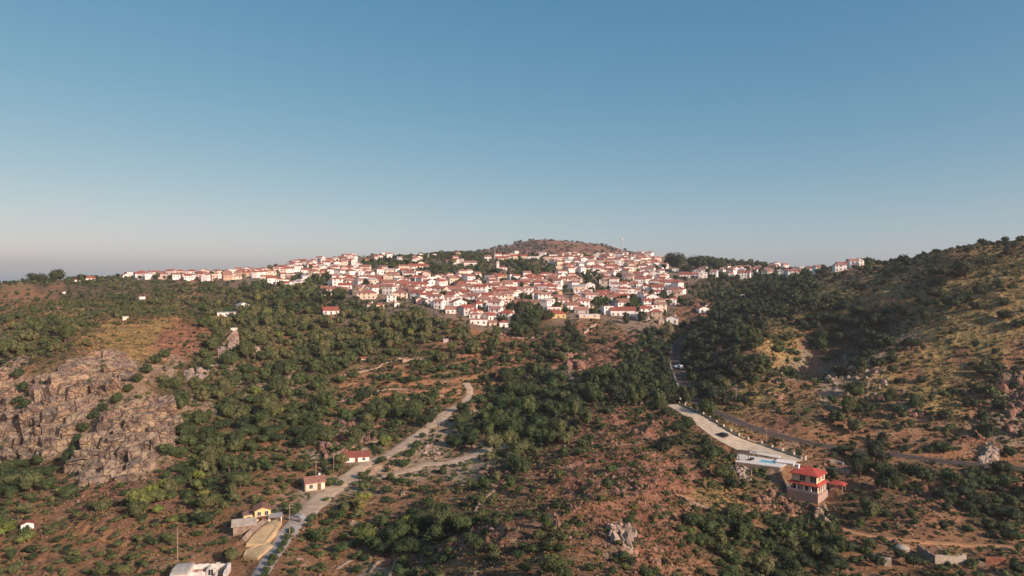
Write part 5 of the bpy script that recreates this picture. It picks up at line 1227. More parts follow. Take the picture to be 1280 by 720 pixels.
# ones picked out by hand: px, py of the foot, radius in px, tint, tallness, kind
HAND = [
 (48,354,12,.1,.7,'oak'),(70,353,11,.1,1.1,'oak'),(103,352,8,.1,.7,'oak'),(118,350,6,.1,.7,'oak'),(60,356,7,.1,.7,'oak'),(130,346,0,0,0,''),
 (457,336,5,.12,1.5,'oak'),(463,366,4,.02,3.0,'cypress'),(457,364,4,.02,3.2,'cypress'),(437,352,0,0,0,''),
 (845,340,15,.08,1.2,'oak'),(833,334,6,.1,1.4,'pine'),(872,340,14,.03,1.0,'oak'),(897,338,14,.12,.9,'oak'),(858,342,10,.1,1.0,'oak'),(918,337,9,.12,.8,'oak'),(888,343,8,.2,.8,'oak'),
 (971,331,6,.05,1.3,'oak'),(1014,332,6,.05,1.3,'oak'),(1022,333,6,.15,.9,'oak'),(1045,331,5,.1,.9,'oak'),
 (782,405,5,.1,2.2,'cypress'),(783,400,4,.1,2.0,'cypress'),(831,396,3,.1,2.4,'cypress'),(652,364,3,.05,3,'cypress'),
 (1172,347,12,.08,1.0,'oak'),(1207,349,20,.06,1.0,'oak'),(1190,347,8,.06,.8,'oak'),(1157,346,8,.1,.8,'oak'),
 (1172,375,14,.06,.8,'oak'),(1190,385,16,.08,.8,'oak'),(1222,388,10,.08,.7,'oak'),(1258,383,9,.12,.7,'oak'),(1210,378,9,.06,.8,'oak'),(1255,400,11,.06,.7,'oak'),(1275,410,10,.05,.7,'oak'),
 (1055,390,14,.06,.9,'oak'),(1075,395,12,.1,.9,'oak'),(1090,400,12,.08,.9,'oak'),(1045,405,14,.05,.9,'oak'),(1035,380,10,.08,1,'oak'),(1065,412,14,.06,.9,'oak'),(1085,422,13,.1,.9,'oak'),(1105,430,12,.08,.9,'oak'),(1050,428,13,.05,.9,'oak'),(1025,425,12,.04,.9,'oak'),(1110,392,9,.2,.8,'oak'),
 (1140,437,14,.1,.8,'oak'),(1115,455,10,.1,.8,'oak'),(1125,440,8,.1,.8,'oak'),(945,440,16,.2,1.0,'oak'),(935,395,12,.04,1.0,'oak'),(915,410,13,.04,1.0,'oak'),(905,395,11,.04,1,'oak'),(890,400,10,.06,1,'oak'),(880,425,9,.06,.9,'oak'),(925,432,10,.1,.9,'oak'),
 (960,372,13,.04,1.0,'oak'),(985,375,12,.04,1.0,'oak'),(1000,365,10,.05,1.0,'oak'),(975,355,9,.06,1.0,'oak'),
 (1075,580,13,.06,.7,'oak'),(1180,567,13,.22,.9,'oak'),(1178,562,8,.2,.9,'oak'),(1155,480,9,.1,.8,'oak'),(1045,577,0,0,0,''),
 (1150,620,10,.06,.8,'oak'),(1175,625,14,.04,.8,'oak'),(1200,622,15,.05,.8,'oak'),(1220,633,14,.05,.8,'oak'),(1240,645,14,.05,.8,'oak'),(1260,650,15,.08,.8,'oak'),(1210,640,12,.05,.8,'oak'),(1265,675,14,.15,.8,'oak'),(1232,660,11,.15,.8,'oak'),(1210,665,9,.25,.8,'oak'),
 (1275,628,10,.06,.8,'oak'),(1160,597,8,.2,.7,'oak'),(1215,600,9,.25,.6,'oak'),(1235,605,10,.2,.6,'oak'),
 (1185,712,7,.15,1.1,'oak'),(1215,707,8,.3,.7,'oak'),(1272,717,12,.12,.8,'oak'),(1125,700,9,.08,1.3,'oak'),(1142,710,11,.06,1.1,'oak'),(1096,710,11,.06,1.1,'oak'),(1225,725,9,.3,.6,'oak'),(1195,710,5,.25,.6,'oak'),
 (985,700,13,.3,.9,'oak'),(1005,710,14,.05,.9,'oak'),(1030,700,16,.05,.9,'oak'),(1050,715,16,.08,.9,'oak'),(1060,690,14,.08,.9,'oak'),(975,655,10,.08,.8,'oak'),(995,658,10,.08,.8,'oak'),(960,655,8,.1,.8,'oak'),(1040,655,9,.25,.9,'oak'),(1025,650,8,.2,.8,'oak'),(1085,682,9,.35,1,'oak'),(1105,680,6,.35,1,'oak'),
 (870,655,13,.3,.9,'oak'),(885,665,14,.32,.9,'oak'),(905,660,12,.2,.9,'oak'),(880,685,14,.3,.9,'oak'),(905,695,14,.35,.9,'oak'),(925,675,12,.3,.9,'oak'),(865,680,10,.3,.9,'oak'),(940,650,10,.3,1.0,'oak'),(920,705,12,.3,.8,'oak'),(950,700,11,.35,.8,'oak'),(850,665,9,.35,.8,'oak'),
 (900,600,14,.35,1.0,'oak'),(915,600,8,.5,1.4,'oak'),(900,572,10,.08,1,'oak'),(885,560,10,.06,1,'oak'),(912,578,9,.15,1,'oak'),(833,620,7,.4,.8,'oak'),(890,612,9,.4,1.0,'oak'),(945,592,6,.62,.8,'oak'),(955,590,6,.35,.8,'oak'),
 (760,610,12,.25,.9,'oak'),(765,590,10,.25,.8,'oak'),(790,585,8,.2,.8,'oak'),(725,570,10,.25,.7,'oak'),(680,645,0,0,0,''),(673,675,10,.42,1.0,'oak'),(683,688,10,.3,.8,'oak'),(700,690,9,.2,.8,'oak'),(780,700,10,.2,.8,'oak'),(790,655,10,.2,.7,'oak'),(665,560,0,0,0,''),
 (430,660,0,0,0,''),(453,640,14,.9,1.0,'oak'),(455,625,8,.8,.9,'oak'),(427,650,11,.3,.9,'oak'),(435,640,11,.5,.9,'oak'),(405,668,9,.35,.9,'oak'),(392,652,8,.35,1.0,'oak'),(392,672,9,.5,1.0,'oak'),(410,658,9,.2,.9,'oak'),(425,690,11,.28,.8,'oak'),(385,690,6,.2,.8,'oak'),(393,694,6,.2,.8,'oak'),(400,710,6,.2,.8,'oak'),
 (368,645,9,.25,1.4,'pine'),(453,599,9,.38,.9,'oak'),(463,601,6,.2,.9,'oak'),(415,607,9,.25,1.0,'oak'),(425,608,6,.3,1.0,'oak'),(446,578,0,0,0,''),(408,626,5,.3,.8,'oak'),(483,618,9,.15,.9,'oak'),(503,604,8,.25,.8,'oak'),(553,592,8,.2,.9,'oak'),(530,615,9,.15,.8,'oak'),(475,597,4,.2,.8,'oak'),
 (505,585,9,.25,.9,'oak'),(512,572,9,.2,.9,'oak'),(520,560,9,.2,.9,'oak'),(495,580,6,.3,.9,'oak'),(528,548,6,.2,.9,'oak'),(567,560,13,.1,1.0,'oak'),(590,560,14,.08,1.0,'oak'),(580,545,13,.08,1.0,'oak'),(605,545,13,.1,1.0,'oak'),(575,530,11,.1,1.0,'oak'),(532,535,13,.1,1.0,'oak'),(515,528,12,.15,1.0,'oak'),(500,525,12,.2,1.0,'oak'),(540,520,9,.1,1,'oak'),
 (382,560,13,.1,1.0,'oak'),(372,548,11,.15,1.0,'oak'),(395,545,11,.2,1.0,'oak'),(385,535,11,.15,1,'oak'),(340,545,12,.2,.8,'oak'),(330,555,10,.25,.8,'oak'),(335,588,9,.3,.8,'oak'),(343,575,7,.3,.8,'oak'),
 (470,690,15,.2,1.0,'oak'),(490,680,16,.15,1.0,'oak'),(505,672,15,.3,1.0,'oak'),(520,665,14,.2,1.0,'oak'),(540,660,14,.4,1.0,'oak'),(555,655,12,.2,1.0,'oak'),(570,655,11,.2,.9,'oak'),(545,640,9,.35,1,'oak'),(480,695,13,.08,1.0,'oak'),(500,695,14,.1,1.0,'oak'),(515,690,12,.12,1,'oak'),(508,655,7,.78,1.0,'oak'),(505,705,9,.4,.8,'oak'),(545,640,9,.25,1,'oak'),(560,640,8,.2,.9,'oak'),(447,698,8,.35,.9,'oak'),(537,628,7,.2,.9,'oak'),
 (212,680,9,.38,1.1,'oak'),(216,692,7,.3,1,'oak'),(207,672,6,.3,1,'oak'),(258,653,13,.15,.7,'oak'),(233,653,7,.2,.8,'oak'),(290,706,10,.45,1.7,'pine'),(283,700,7,.3,1.5,'pine'),(288,656,6,.3,.8,'oak'),(313,660,7,.3,.9,'oak'),(331,636,6,.25,.9,'oak'),(259,683,5,.45,.8,'oak'),(280,680,7,.35,.7,'oak'),
 (195,630,9,.6,1.1,'oak'),(190,620,7,.75,1.4,'oak'),(200,615,8,.78,1.2,'oak'),(198,643,7,.7,1,'oak'),(248,600,8,.78,1,'oak'),(243,612,8,.65,.9,'oak'),(253,622,7,.84,.9,'oak'),(246,632,7,.7,.9,'oak'),(252,590,8,.72,1,'oak'),(240,585,7,.62,.9,'oak'),(205,600,9,.3,1,'oak'),(220,590,10,.2,1,'oak'),(225,610,11,.3,1,'oak'),(215,625,9,.35,1,'oak'),(232,625,8,.3,.9,'oak'),
 (10,690,7,.55,.8,'oak'),(5,668,12,.7,.8,'oak'),(30,678,10,.65,.5,'oak'),(42,690,9,.1,.9,'oak'),(40,700,8,.1,.9,'oak'),(5,605,14,.2,.9,'oak'),(20,600,14,.15,.9,'oak'),(38,600,14,.2,.9,'oak'),(55,595,13,.15,.8,'oak'),(30,585,12,.2,.8,'oak'),(50,580,11,.25,.8,'oak'),(15,618,11,.2,.8,'oak'),(38,625,9,.4,.8,'oak'),(85,622,12,.35,.7,'oak'),(95,615,9,.2,.8,'oak'),(75,615,8,.5,.7,'oak'),(88,580,11,.1,1.1,'oak'),(40,520,10,.1,.8,'oak'),(22,505,9,.1,.8,'oak'),(102,490,9,.1,.8,'oak'),(145,505,8,.15,.8,'oak'),(90,535,9,.15,.6,'oak'),
]
HAND += [(870,470,9,.08,1,'oak'),(874,486,6,.1,.9,'oak'),(861,448,8,.05,1,'oak'),(858,436,8,.04,1,'oak'),(835,472,9,.06,1,'oak'),(843,490,8,.06,1,'oak'),(831,456,9,.04,1,'oak'),(833,440,8,.04,1,'oak'),(822,448,9,.06,1,'oak'),(820,470,9,.08,1,'oak'),(828,490,9,.1,1,'oak'),(990,629,5,.2,1,'oak'),(1001,633,5,.3,.9,'oak'),(1011,632,5,.15,1,'oak'),(1022,628,4,.3,1,'oak'),(978,622,6,.1,1,'oak')]
for lane in range(8):
    HAND.append((360 - lane * 4 + (2 if lane < 4 else -1), 668 + lane * 8, 6.5, [.2, .35, .25, .3, .2, .35, .3, .25][lane], 1.1, 'oak'))
olive_rows = [(60,662,6),(52,634,5),(83,672,5),(37,642,6),(58,642,5),(118,652,5),(80,662,4),(130,665,7),(145,672,7),(148,684,8),(168,676,7),(172,688,6),(185,672,7),(120,675,4),(102,680,5),(100,660,0),(88,700,5),(73,690,6),(74,704,6),(88,694,5),(57,690,6),(63,668,7),(110,700,6),(124,697,7),(140,700,7),(115,690,6),(98,698,5),(170,700,8),(182,708,7),(125,712,7),(150,714,7),(60,712,6),(25,708,7),(42,712,6),(78,715,6),(108,716,6),(163,715,6),(160,700,7),(195,664,0),(178,655,5),(193,660,6),(137,634,6),(165,630,8),(148,652,6)]
for px, py, r_ in olive_rows:
    if r_: HAND.append((px, py, r_, .36 + .12 * rng.random(), .85, 'olive'))
for q in ((205,446,7),(196,455,8),(184,466,8),(172,478,8),(160,490,7),(146,500,7),(130,512,7),(116,522,7),(106,538,8),(97,552,7),(90,566,8),(84,580,8),(24,470,8),(30,490,9),(34,510,9),(38,535,8),(36,555,8),(60,520,5),(112,478,4),(130,460,4),(150,540,4),(185,520,4)): HAND.append((q[0], q[1] + 2, q[2] * 1.05, .14 + .1 * rng.random(), 1.2, 'oak'))
PL = []
for px, py, r_, ti, tall, kind in HAND:
    if not kind: continue
    if .58 < ti < .88: r_ *= 1.3
    c = cast(px, py); PL.append([c[0], c[1], r_ * c[1] / F, max(tall, .85), ti, kind, True])
for q in PL: occ(q[0], q[1], q[2] * .75)
for q in ((640, 342), (655, 338), (670, 341), (648, 334), (480, 333), (493, 335), (472, 331), (555, 343), (545, 338), (567, 340), (608, 342), (597, 340), (616, 341), (734, 357), (744, 355), (832, 377), (825, 376), (777, 358), (378, 354), (366, 355), (389, 355), (440, 368), (655, 397), (647, 393), (662, 402), (655, 405), (515, 330), (685, 340), (458, 334), (655, 409), (745, 383), (797, 388), (790, 386)):
    c = cast(q[0], q[1]); 
    for _ in range(3): PL.append([c[0] + rng.normal(0, 6), c[1] + rng.normal(0, 14), rng.uniform(4.0, 6.5), rng.uniform(.8, 1.3), rng.uniform(.05, .3), 'oak', True])
def scatter(n_, y0, y1, r0, r1, pw, cover, kind, seed, ulim=1.0, vegpow=1.0):
    u = rng.uniform(-ulim, ulim, n_); y = np.sqrt(rng.uniform(y0 * y0, y1 * y1, n_)); x = u * y; z = ground(x, y)
    a_, b_ = project(x, y, z); v = np.clip(cell_look(VEGM, a_, b_) / 9, 0, 1) ** vegpow
    v = v + (.12 * fbm(x, y, 25, 3, seed) if kind != 'scrub' else .1 * fbm(x, y, 12, 3, seed))
    v *= np.where(cell_look(GM['t'], a_, b_, False) > .5, 1.1, 1)
    g = rng.random(n_) < np.clip(cover(v), 0, 1)
    x, y, v = x[g], y[g], v[g]; r = r0 * (r1 / r0) ** (rng.random(len(x)) ** pw) 
    return x, y, r, v
x, y, r, v = scatter(120000, 95, 1250, 1.2, 4.6, 1.35, lambda v: np.clip((v - .16) * 1.4, 0, 1) ** 1.5, 'tree', 101)
r *= np.where(y < 200, .72, np.where(y < 260, .85, 1)) * np.where(v < .5, .72, 1.0)
aa, bb = project(x, y, ground(x, y)); r *= np.where(np.exp(-((aa - 520) / 130) ** 2 - ((bb - 475) / 42) ** 2) + np.exp(-((aa - 150) / 170) ** 2 - ((bb - 385) / 30) ** 2) > .5, .7, 1)
ok = free(x, y, r); x, y, r, v = x[ok], y[ok], r[ok], v[ok]; k = thin(x, y, r, .70); x, y, r, v = x[k], y[k], r[k], v[k]
zz = fbm(x, y, 70, 2, 111); aa, bb = project(x, y, ground(x, y))
tint = np.clip(.17 + .16 * zz + rng.normal(0, .10, len(x)) + .10 * (aa < 640) - .05 * (aa > 830) * (bb < 480) + .12 * ((aa > 640) & (aa < 760) & (bb > 455) & (bb < 560)) + .12 * (bb > 560), .0, .56)
tint = np.where(rng.random(len(x)) < .05, np.minimum(tint + .22, .8), tint)
for i in range(len(x)): PL.append([x[i], y[i], r[i], rng.uniform(.75, 1.5), tint[i], 'olive' if r[i] < 2.2 and tint[i] > .25 else 'oak', False])
gx, gy, gr = [], [], []
for poly, cnt in zip(TOWN, (520, 60, 60, 20, 110, 30, 20, 20)):
    xs_ = [p[0] for p in poly]; ys_ = [p[1] for p in poly]; g_ = 0
    while g_ < cnt:
        px, py = rng.uniform(min(xs_), max(xs_)), rng.uniform(min(ys_), max(ys_))
        if inside(poly, px, py): c = cast(px, py); gx.append(c[0]); gy.append(c[1]); gr.append(rng.uniform(1.8, 4.2)); g_ += 1
gx, gy, gr = map(np.array, (gx, gy, gr)); ok = free(gx, gy, gr * .55)
for a_, b_, c_ in zip(gx[ok], gy[ok], gr[ok]): PL.append([a_, b_, c_, rng.uniform(.8, 1.4), rng.uniform(.02, .38), 'oak', False])
# far skyline and far hill trees
for _ in range(900):
    if rng.random() < .62: px = rng.uniform(585, 800); yy = rng.uniform(1500, 2300)
    else: px = rng.uniform(440, 600); yy = rng.uniform(1150, 1330)
    u = (px - 640) / F
    PL.append([u * yy, yy, rng.uniform(2.8, 7.0), rng.uniform(.6, .9), rng.uniform(.02, .2), 'oak', False])
for px0, px1, ya, yb, n_ in ((0, 330, 620, 900, 60), (1080, 1280, 430, 520, 40), (840, 1080, 700, 1000, 90)):
    for _ in range(n_):
        px = rng.uniform(px0, px1); yy = rng.uniform(ya, yb)
        if not free(np.array([(px - 640) / F * yy]), np.array([yy]), np.array([3.0]))[0]: continue
        PL.append([(px - 640) / F * yy, yy, rng.uniform(1.2, 2.6) if ya < 600 else rng.uniform(2, 4), rng.uniform(.6, 1), rng.uniform(.02, .2), 'oak', False])
# shrubs and scrub
x, y, r, v = scatter(120000, 92, 520, .45, 1.7, 1.7, lambda v: np.clip(.10 + .75 * v, 0, 1), 'scrub', 131)
ok = free(x, y, r * .6); x, y, r, v = x[ok], y[ok], r[ok], v[ok]; k = thin(x, y, r, .62); x, y, r, v = x[k], y[k], r[k], v[k]
a_, b_ = project(x, y, ground(x, y)); ro = cell_look(GM['r'], a_, b_) + cell_look(GM['e'], a_, b_); oo = cell_look(GM['o'], a_, b_)
ti = np.clip(.28 + .18 * fbm(x, y, 30, 3, 141) + rng.normal(0, .13, len(x)), .02, .66); dry = rng.random(len(x)) < (.30 * ro + .55 * oo)
ti = np.where(dry, rng.choice([1.0, .97, .9, .6, .58], len(x)), ti); r *= np.where(dry, .7, 1)
SH = np.stack([x, y, r, rng.uniform(.5, .95, len(x)), ti], 1)
# templates
TG = np.random.default_rng(3)
HI = [crown(TG, 620, 6, .82, .55) for _ in range(7)]; OLI = [crown(TG, 560, 4, .8, .38, .2) for _ in range(4)]; MID = [crown(TG, 190, 5) for _ in range(6)]; LO = [crown(TG, 80, 4, .82, .5, .12) for _ in range(6)]
CYP = crown(TG, 300, 3, 1.4, .12, .1, True, 1.6); PIN = [crown(TG, 620, 6, 1.0, .35, .2, True, 1.3) for _ in range(2)]; BUSH = [crown(TG, 200, 3, .8, .4, .2) for _ in range(6)]; TUFT = [crown(TG, 26, 2, .8, .35, .2, False) for _ in range(8)]; TUFT2 = [crown(TG, 70, 3, .8, .4, .2, True) for _ in range(6)]
def tmesh(n_, t_): return np_mesh(n_, t_[0], t_[1], LEAF, {'tint': t_[2]})
M_HI = [tmesh('crown', t_) for t_ in HI]; M_OL = [tmesh('crown', t_) for t_ in OLI]; M_PI = [tmesh('crown', t_) for t_ in PIN]; M_CY = tmesh('crown', CYP); M_BU = [tmesh('shrub', t_) for t_ in BUSH]
M_MI = [tmesh('crown', t_) for t_ in MID]
def trunk_mesh(rg):
    b = MB(); b.bar((0, 0, -.4), (.04, .02, .35), .09, .07, 7)
    for i in range(4):
        a_ = i * 1.6 + rg.uniform(0, .6); b.bar((.04, .02, .3), (.04 + .35 * math.cos(a_), .02 + .35 * math.sin(a_), .75), .055, .02, 5)
    return b.mesh('trunk', BARK)
TRK = [trunk_mesh(TG) for _ in range(3)]
PA = np.array([[q[0], q[1], q[2]] for q in PL]); gz_ = ground(PA[:, 0], PA[:, 1]); ppx, ppy = project(PA[:, 0], PA[:, 1], gz_)
# hidden behind a ridge?
def seen_pts(x, y, z):
    ok = np.ones(len(x), bool)
    for f_ in np.linspace(.25, .985, 60):
        xx, yy = x * f_, y * f_; m_ = yy > 30
        ok &= ~(m_ & (ground(xx, np.maximum(yy, 9)) > z * f_ + .3))
    return ok
vis = (ppx > -20) & (ppx < 1300) & (ppy > 300) & (ppy < 735) & seen_pts(PA[:, 0], PA[:, 1], gz_ + PA[:, 2])
size = PA[:, 2] / PA[:, 1] * np.where(vis, 1, 0); order = np.argsort(-size); NT = 298; single = set(order[:NT].tolist())
TITEMS = []
def tcol(ti): return 'dark green' if ti < .16 else 'green' if ti < .42 else 'olive green' if ti < .62 else 'bright green' if ti < .88 else 'brown'
for i in sorted(single):
    x_, y_, r_, tall, ti, kind, hand = PL[i]
    if kind == 'olive': me, nm = M_OL[TG.integers(len(M_OL))], 'olive_tree'
    elif kind == 'pine': me, nm = M_PI[TG.integers(len(M_PI))], 'pine_tree'
    elif kind == 'cypress': me, nm = M_CY, 'cypress_tree'
    else: me, nm = M_HI[TG.integers(len(M_HI))], 'oak_tree'
    lift = .12 if kind != 'olive' else .2
    t_ = empty(nm, (x_, y_, float(gz_[i])), TG.uniform(0, 6.28), (r_, r_, r_ * tall)); t_['category'] = 'tree'; t_['group'] = {'olive': 'olive trees', 'pine': 'pine trees', 'cypress': 'cypress trees'}.get(kind, 'oaks on the slopes')
    o = link(bpy.data.objects.new('crown', me), t_); o.location = (0, 0, lift if tall > .95 else .0); o.color = (ti, 0, 0, 1)
    link(bpy.data.objects.new('trunk', TRK[TG.integers(3)]), t_)
    TITEMS.append(dict(o=t_, px=ppx[i], py=ppy[i], r=r_, ti=ti, kind=kind, sz=r_ / y_ * F))
def merge(P_, temps, name, mat, tints):
    V_, F_, T_, off = [], [], [], 0; n_ = len(P_); ti_ = TG.integers(0, len(temps), n_)
    for k in range(len(temps)):
        m_ = ti_ == k; p = P_[m_]
        if not len(p): continue
        tv, tf, tn_ = temps[k]; a_ = TG.uniform(0, 6.28, len(p)); c_, s_ = np.cos(a_)[:, None], np.sin(a_)[:, None]; r_ = p[:, 3][:, None]
        vx = (tv[None, :, 0] * c_ - tv[None, :, 1] * s_) * r_ + p[:, 0, None]; vy = (tv[None, :, 0] * s_ + tv[None, :, 1] * c_) * r_ + p[:, 1, None]; vz_ = tv[None, :, 2] * r_ * p[:, 4][:, None] + p[:, 2, None] - .12
        V_.append(np.stack([vx, vy, vz_], -1).reshape(-1, 3)); F_.append((tf[None] + (np.arange(len(p)) * len(tv))[:, None, None]).reshape(-1, 4) + off); off += len(p) * len(tv); T_.append((tints[m_][:, None] + tn_[None]).ravel())
    return np.vstack(V_), np.vstack(F_), np.concatenate(T_)
rest = np.array([i for i in range(len(PL)) if i not in single]); 
RP = np.array([[PL[i][0], PL[i][1], gz_[i], PL[i][2], PL[i][3]] for i in rest]); RT = np.array([PL[i][4] for i in rest])
def join(parts):
    off = 0; V_, F_, T_ = [], [], []
    for v_, f_, t_ in parts: V_.append(v_); F_.append(f_ + off); T_.append(t_); off += len(v_)
    return np.vstack(V_), np.vstack(F_), np.concatenate(T_)
n1 = RP[:, 1] < 260; n2 = (RP[:, 1] >= 260) & (RP[:, 1] < 480); n3 = RP[:, 1] >= 480
v_, f_, t_ = join([merge(RP[m_], tp, 'w', LEAF, RT[m_]) for m_, tp in ((n1, [crown(TG, 380, 5) for _ in range(6)]), (n2, MID), (n3, LO)) if m_.any()])
o = link(bpy.data.objects.new('woodland', np_mesh('woodland', v_, f_, LEAF, {'tint': t_}))); o.color = (0, 0, 0, 1); tag(o, 'mass of smaller and farther evergreen trees on all slopes', 'trees', None, 'stuff')
# shrubs
sz_ = ground(SH[:, 0], SH[:, 1]); sx_, sy_ = project(SH[:, 0], SH[:, 1], sz_); vis = (sx_ > 0) & (sx_ < 1280) & (sy_ < 720) & seen_pts(SH[:, 0], SH[:, 1], sz_ + SH[:, 2])
s_ = SH[:, 2] / SH[:, 1] * vis; order = np.argsort(-s_); NS = 290; ss = set(order[:NS].tolist()); SITEMS = []
for i in sorted(ss):
    x_, y_, r_, tall, ti = SH[i]; o = link(bpy.data.objects.new('shrub', M_BU[TG.integers(len(M_BU))])); o.location = (x_, y_, float(sz_[i]) - .1); o.rotation_euler = (0, 0, TG.uniform(0, 6.28)); o.scale = (r_, r_, r_ * tall); o.color = (float(ti), 0, 0, 1)
    o['category'] = 'shrub'; o['group'] = 'shrubs'; SITEMS.append(dict(o=o, px=sx_[i], py=sy_[i], ti=ti, r=r_))
rs = np.array([i for i in range(len(SH)) if i not in ss]); RP = np.stack([SH[rs, 0], SH[rs, 1], sz_[rs], SH[rs, 2], SH[rs, 3]], 1); RT = SH[rs, 4]
big = RP[:, 3] / RP[:, 1] > .0042
v_, f_, t_ = join([merge(RP[big], TUFT2, 's', LEAF, RT[big]), merge(RP[~big], TUFT, 's', LEAF, RT[~big])])
o = link(bpy.data.objects.new('scrub', np_mesh('scrub', v_, f_, LEAF, {'tint': t_}))); o.color = (0, 0, 0, 1); tag(o, 'low scrub and dry tufts covering the ground', 'scrub', None, 'stuff')
# dry brown tufts, thick on the stony slopes
N0 = 150000; u = rng.uniform(-.9, .9, N0); y = np.exp(rng.uniform(math.log(92), math.log(430), N0)); x = u * y; a_, b_ = project(x, y, ground(x, y))
dn = cell_look(GM['o'], a_, b_) * .95 + cell_look(GM['e'], a_, b_) * .35 + cell_look(GM['r'], a_, b_) * .85 + cell_look(GM['g'], a_, b_) * .45 + cell_look(GM['k'], a_, b_) * .25
k = rng.random(N0) < dn * np.clip(.42 + 1.1 * fbm(x, y, 11, 3, 171), 0, 1) * .8; x, y = x[k], y[k]; ok = free(x, y, np.full(len(x), 0.)); x, y = x[ok], y[ok]
r = rng.uniform(.18, .42, len(x)) * np.sqrt(y / 170); TD = [crown(TG, 11, 2, .9, .35, .25, False) for _ in range(8)]
v_, f_, t_ = merge(np.stack([x, y, ground(x, y) + .05, r, rng.uniform(.7, 1.2, len(x))], 1), TD, 'd', LEAF, np.zeros(len(x)))
t_ = np.repeat(rng.uniform(0, 1, len(v_) // 44), 44)
m2, N, L, bs = new_mat('dry_scrub'); at_ = N.new('ShaderNodeAttribute'); at_.attribute_name = 'tint'; r_ = ramp(N, [(0, (.06, .05, .028)), (.3, (.13, .088, .05)), (.6, (.22, .145, .085)), (.85, (.30, .21, .13)), (1, (.10, .10, .045))]); L.new(at_.outputs['Fac'], r_.inputs[0]); L.new(r_.outputs[0], bs.inputs['Base Color']); bs.inputs['Roughness'].default_value = .95; bs.inputs['Specular IOR Level'].default_value = .05
tag(link(bpy.data.objects.new('dry_scrub', np_mesh('dry_scrub', v_, f_, m2, {'tint': t_}))), 'dry brown thistles and dead bushes among the stones', 'scrub', None, 'stuff')
print('DRY', len(x))
# dry grass tufts
N0 = 190000; u = rng.uniform(-.9, .9, N0); y = np.exp(rng.uniform(math.log(92), math.log(430), N0)); x = u * y; a_, b_ = project(x, y, ground(x, y))
dn = cell_look(GM['o'], a_, b_) * .9 + cell_look(GM['e'], a_, b_) * .28 + cell_look(GM['r'], a_, b_) * .30 + cell_look(GM['g'], a_, b_) * .3 + cell_look(GM['k'], a_, b_) * .08
k = rng.random(N0) < dn * np.clip(.5 + fbm(x, y, 9, 3, 151), 0, 1.2) * .62; x, y, a_, b_ = x[k], y[k], a_[k], b_[k]
ok = free(x, y, np.full(len(x), -.2)); x, y, a_, b_ = x[ok], y[ok], a_[ok], b_[ok]; z = ground(x, y); n_ = len(x)
s = rng.uniform(.16, .42, n_) * np.sqrt(y / 160); V_ = np.zeros((n_, 3, 4, 3)); 
for q in range(3):
    an = rng.uniform(0, 3.14, n_); dx, dy = np.cos(an) * s * .55, np.sin(an) * s * .55; lx, ly = rng.normal(0, .25, n_) * s, rng.normal(0, .25, n_) * s
    V_[:, q, 0] = np.stack([x - dx, y - dy, z - .05], 1); V_[:, q, 1] = np.stack([x + dx, y + dy, z - .05], 1); V_[:, q, 2] = np.stack([x + dx * 1.3 + lx, y + dy * 1.3 + ly, z + s * 1.1], 1); V_[:, q, 3] = np.stack([x - dx * 1.3 + lx, y - dy * 1.3 + ly, z + s * 1.1], 1)
m, N, L, bs = new_mat('dry_grass'); at_ = N.new('ShaderNodeAttribute'); at_.attribute_name = 'tint'; r_ = ramp(N, [(0, (.10, .075, .035)), (.4, (.20, .14, .06)), (.8, (.28, .20, .085)), (1, (.14, .085, .05))]); L.new(at_.outputs['Fac'], r_.inputs[0]); L.new(r_.outputs[0], bs.inputs['Base Color']); bs.inputs['Roughness'].default_value = .95; bs.inputs['Specular IOR Level'].default_value = .05
og = cell_look(GM['o'], a_, b_); tt_ = np.clip(rng.uniform(0, .55, n_) + .4 * og + .5 * (rng.random(n_) < .2), 0, 1)
tag(link(bpy.data.objects.new('dry_grass', np_mesh('dry_grass', V_.reshape(-1, 3), np.arange(n_ * 12).reshape(-1, 4), m, {'tint': np.repeat(tt_, 12)}))), 'dry yellow grass and weeds', 'grass', None, 'stuff')
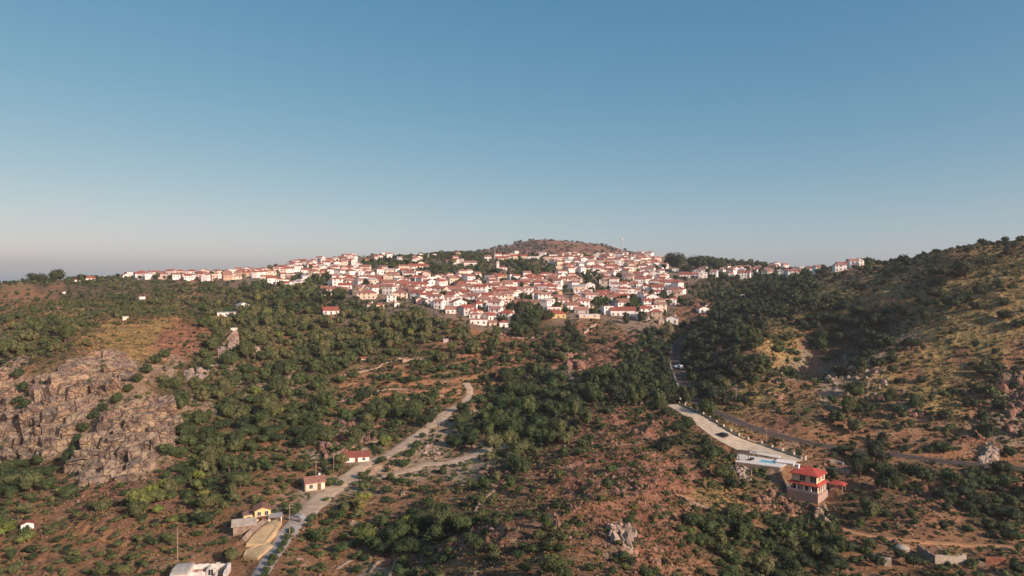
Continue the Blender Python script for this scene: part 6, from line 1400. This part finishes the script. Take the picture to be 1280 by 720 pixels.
# labels of plants: look, then rank beside something one can find
def tnoun(it):
    k_ = {'olive': 'olive tree', 'pine': 'pine', 'cypress': 'cypress'}.get(it['kind'], 'oak'); s = 'large ' if it['sz'] > 12.5 else ('small ' if it['sz'] < 7 else '')
    return s + tcol(it['ti']) + ' ' + k_
LM = [('the yellow villa', 1003, 605), ('the swimming pool', 958, 577), ('the black car', 903, 543), ('the long red-roofed shed', 443, 570), ('the terracotta-roofed cottage', 384, 603), ('the yellow farmhouse', 326, 643), ('the white ruin', 250, 710),
      ('the red-roofed hut at left', 29, 657), ('the big left cliff', 100, 500), ('the second left cliff', 165, 545), ('the pale rock spire', 282, 438), ('the lone white cottage', 414, 390), ('the wide white modern house', 598, 402), ('the pale yellow house', 692, 393),
      ('the many-windowed building', 779, 388), ('the ravine road', 850, 465), ('the red rock knob', 722, 452), ('the pale grey rock cluster', 775, 671), ('the orange dirt track', 885, 630), ('the round stone tank', 1128, 682), ('the bottom right ruin', 1185, 700),
      ('the white streaked rock', 1238, 567), ('the dark rocks at right edge', 1265, 505), ('the pale hillside rocks', 1070, 470), ('the hilltop trees at right', 1205, 335), ('the road bend at right', 1120, 569), ('the tracks junction', 440, 602), ('the bare ochre hill', 170, 415),
      ('the white gabled ravine house', 881, 388), ('the tall white house right of village', 928, 343), ('the grey pink outcrop', 430, 548), ('the dirt track bend', 585, 490), ('the olive terraces', 500, 480), ('the left skyline', 50, 350), ('the gully thicket', 660, 500),
      ('the rusty sheet fence', 1245, 700), ('the stone hut', 300, 660), ('the green thicket by the red field', 510, 675)]
label_set(TITEMS, LM, tnoun)
label_set(BITEMS, LM, lambda it: 'pale boulder on the right hillside')
label_set(SITEMS, LM, lambda it: ('rounded ' if it['r'] > 1.35 else 'low ') + tcol(it['ti']) + ' shrub')
print('PLANTS', len(PL), 'scrub', len(SH), 'grass', n_, 'houses', len(HLIST), 'stuff houses', len(REST) - ni)
# ------------------------------------------------------------------ the air
m = bpy.data.materials.new('haze'); m.use_nodes = True; N = m.node_tree.nodes; L = m.node_tree.links; N.remove(N['Principled BSDF'])
pv_ = N.new('ShaderNodeVolumePrincipled'); pv_.inputs['Color'].default_value = (.87, .91, .96, 1); pv_.inputs['Density'].default_value = HAZE; pv_.inputs['Anisotropy'].default_value = .3
L.new(pv_.outputs[0], N['Material Output'].inputs['Volume'])
b = MB(); b.box(-float(np.abs(co[:, 0]).max()) - 20, float(np.abs(co[:, 0]).max()) + 20, -60, 7020, float(co[:, 2].min()) - 1, 165)
print('TOP', co[:, 2].max(), co[:, 2].min())
tag(b.build('haze', m), 'thin pale haze in the valley air', 'haze', None, 'stuff')
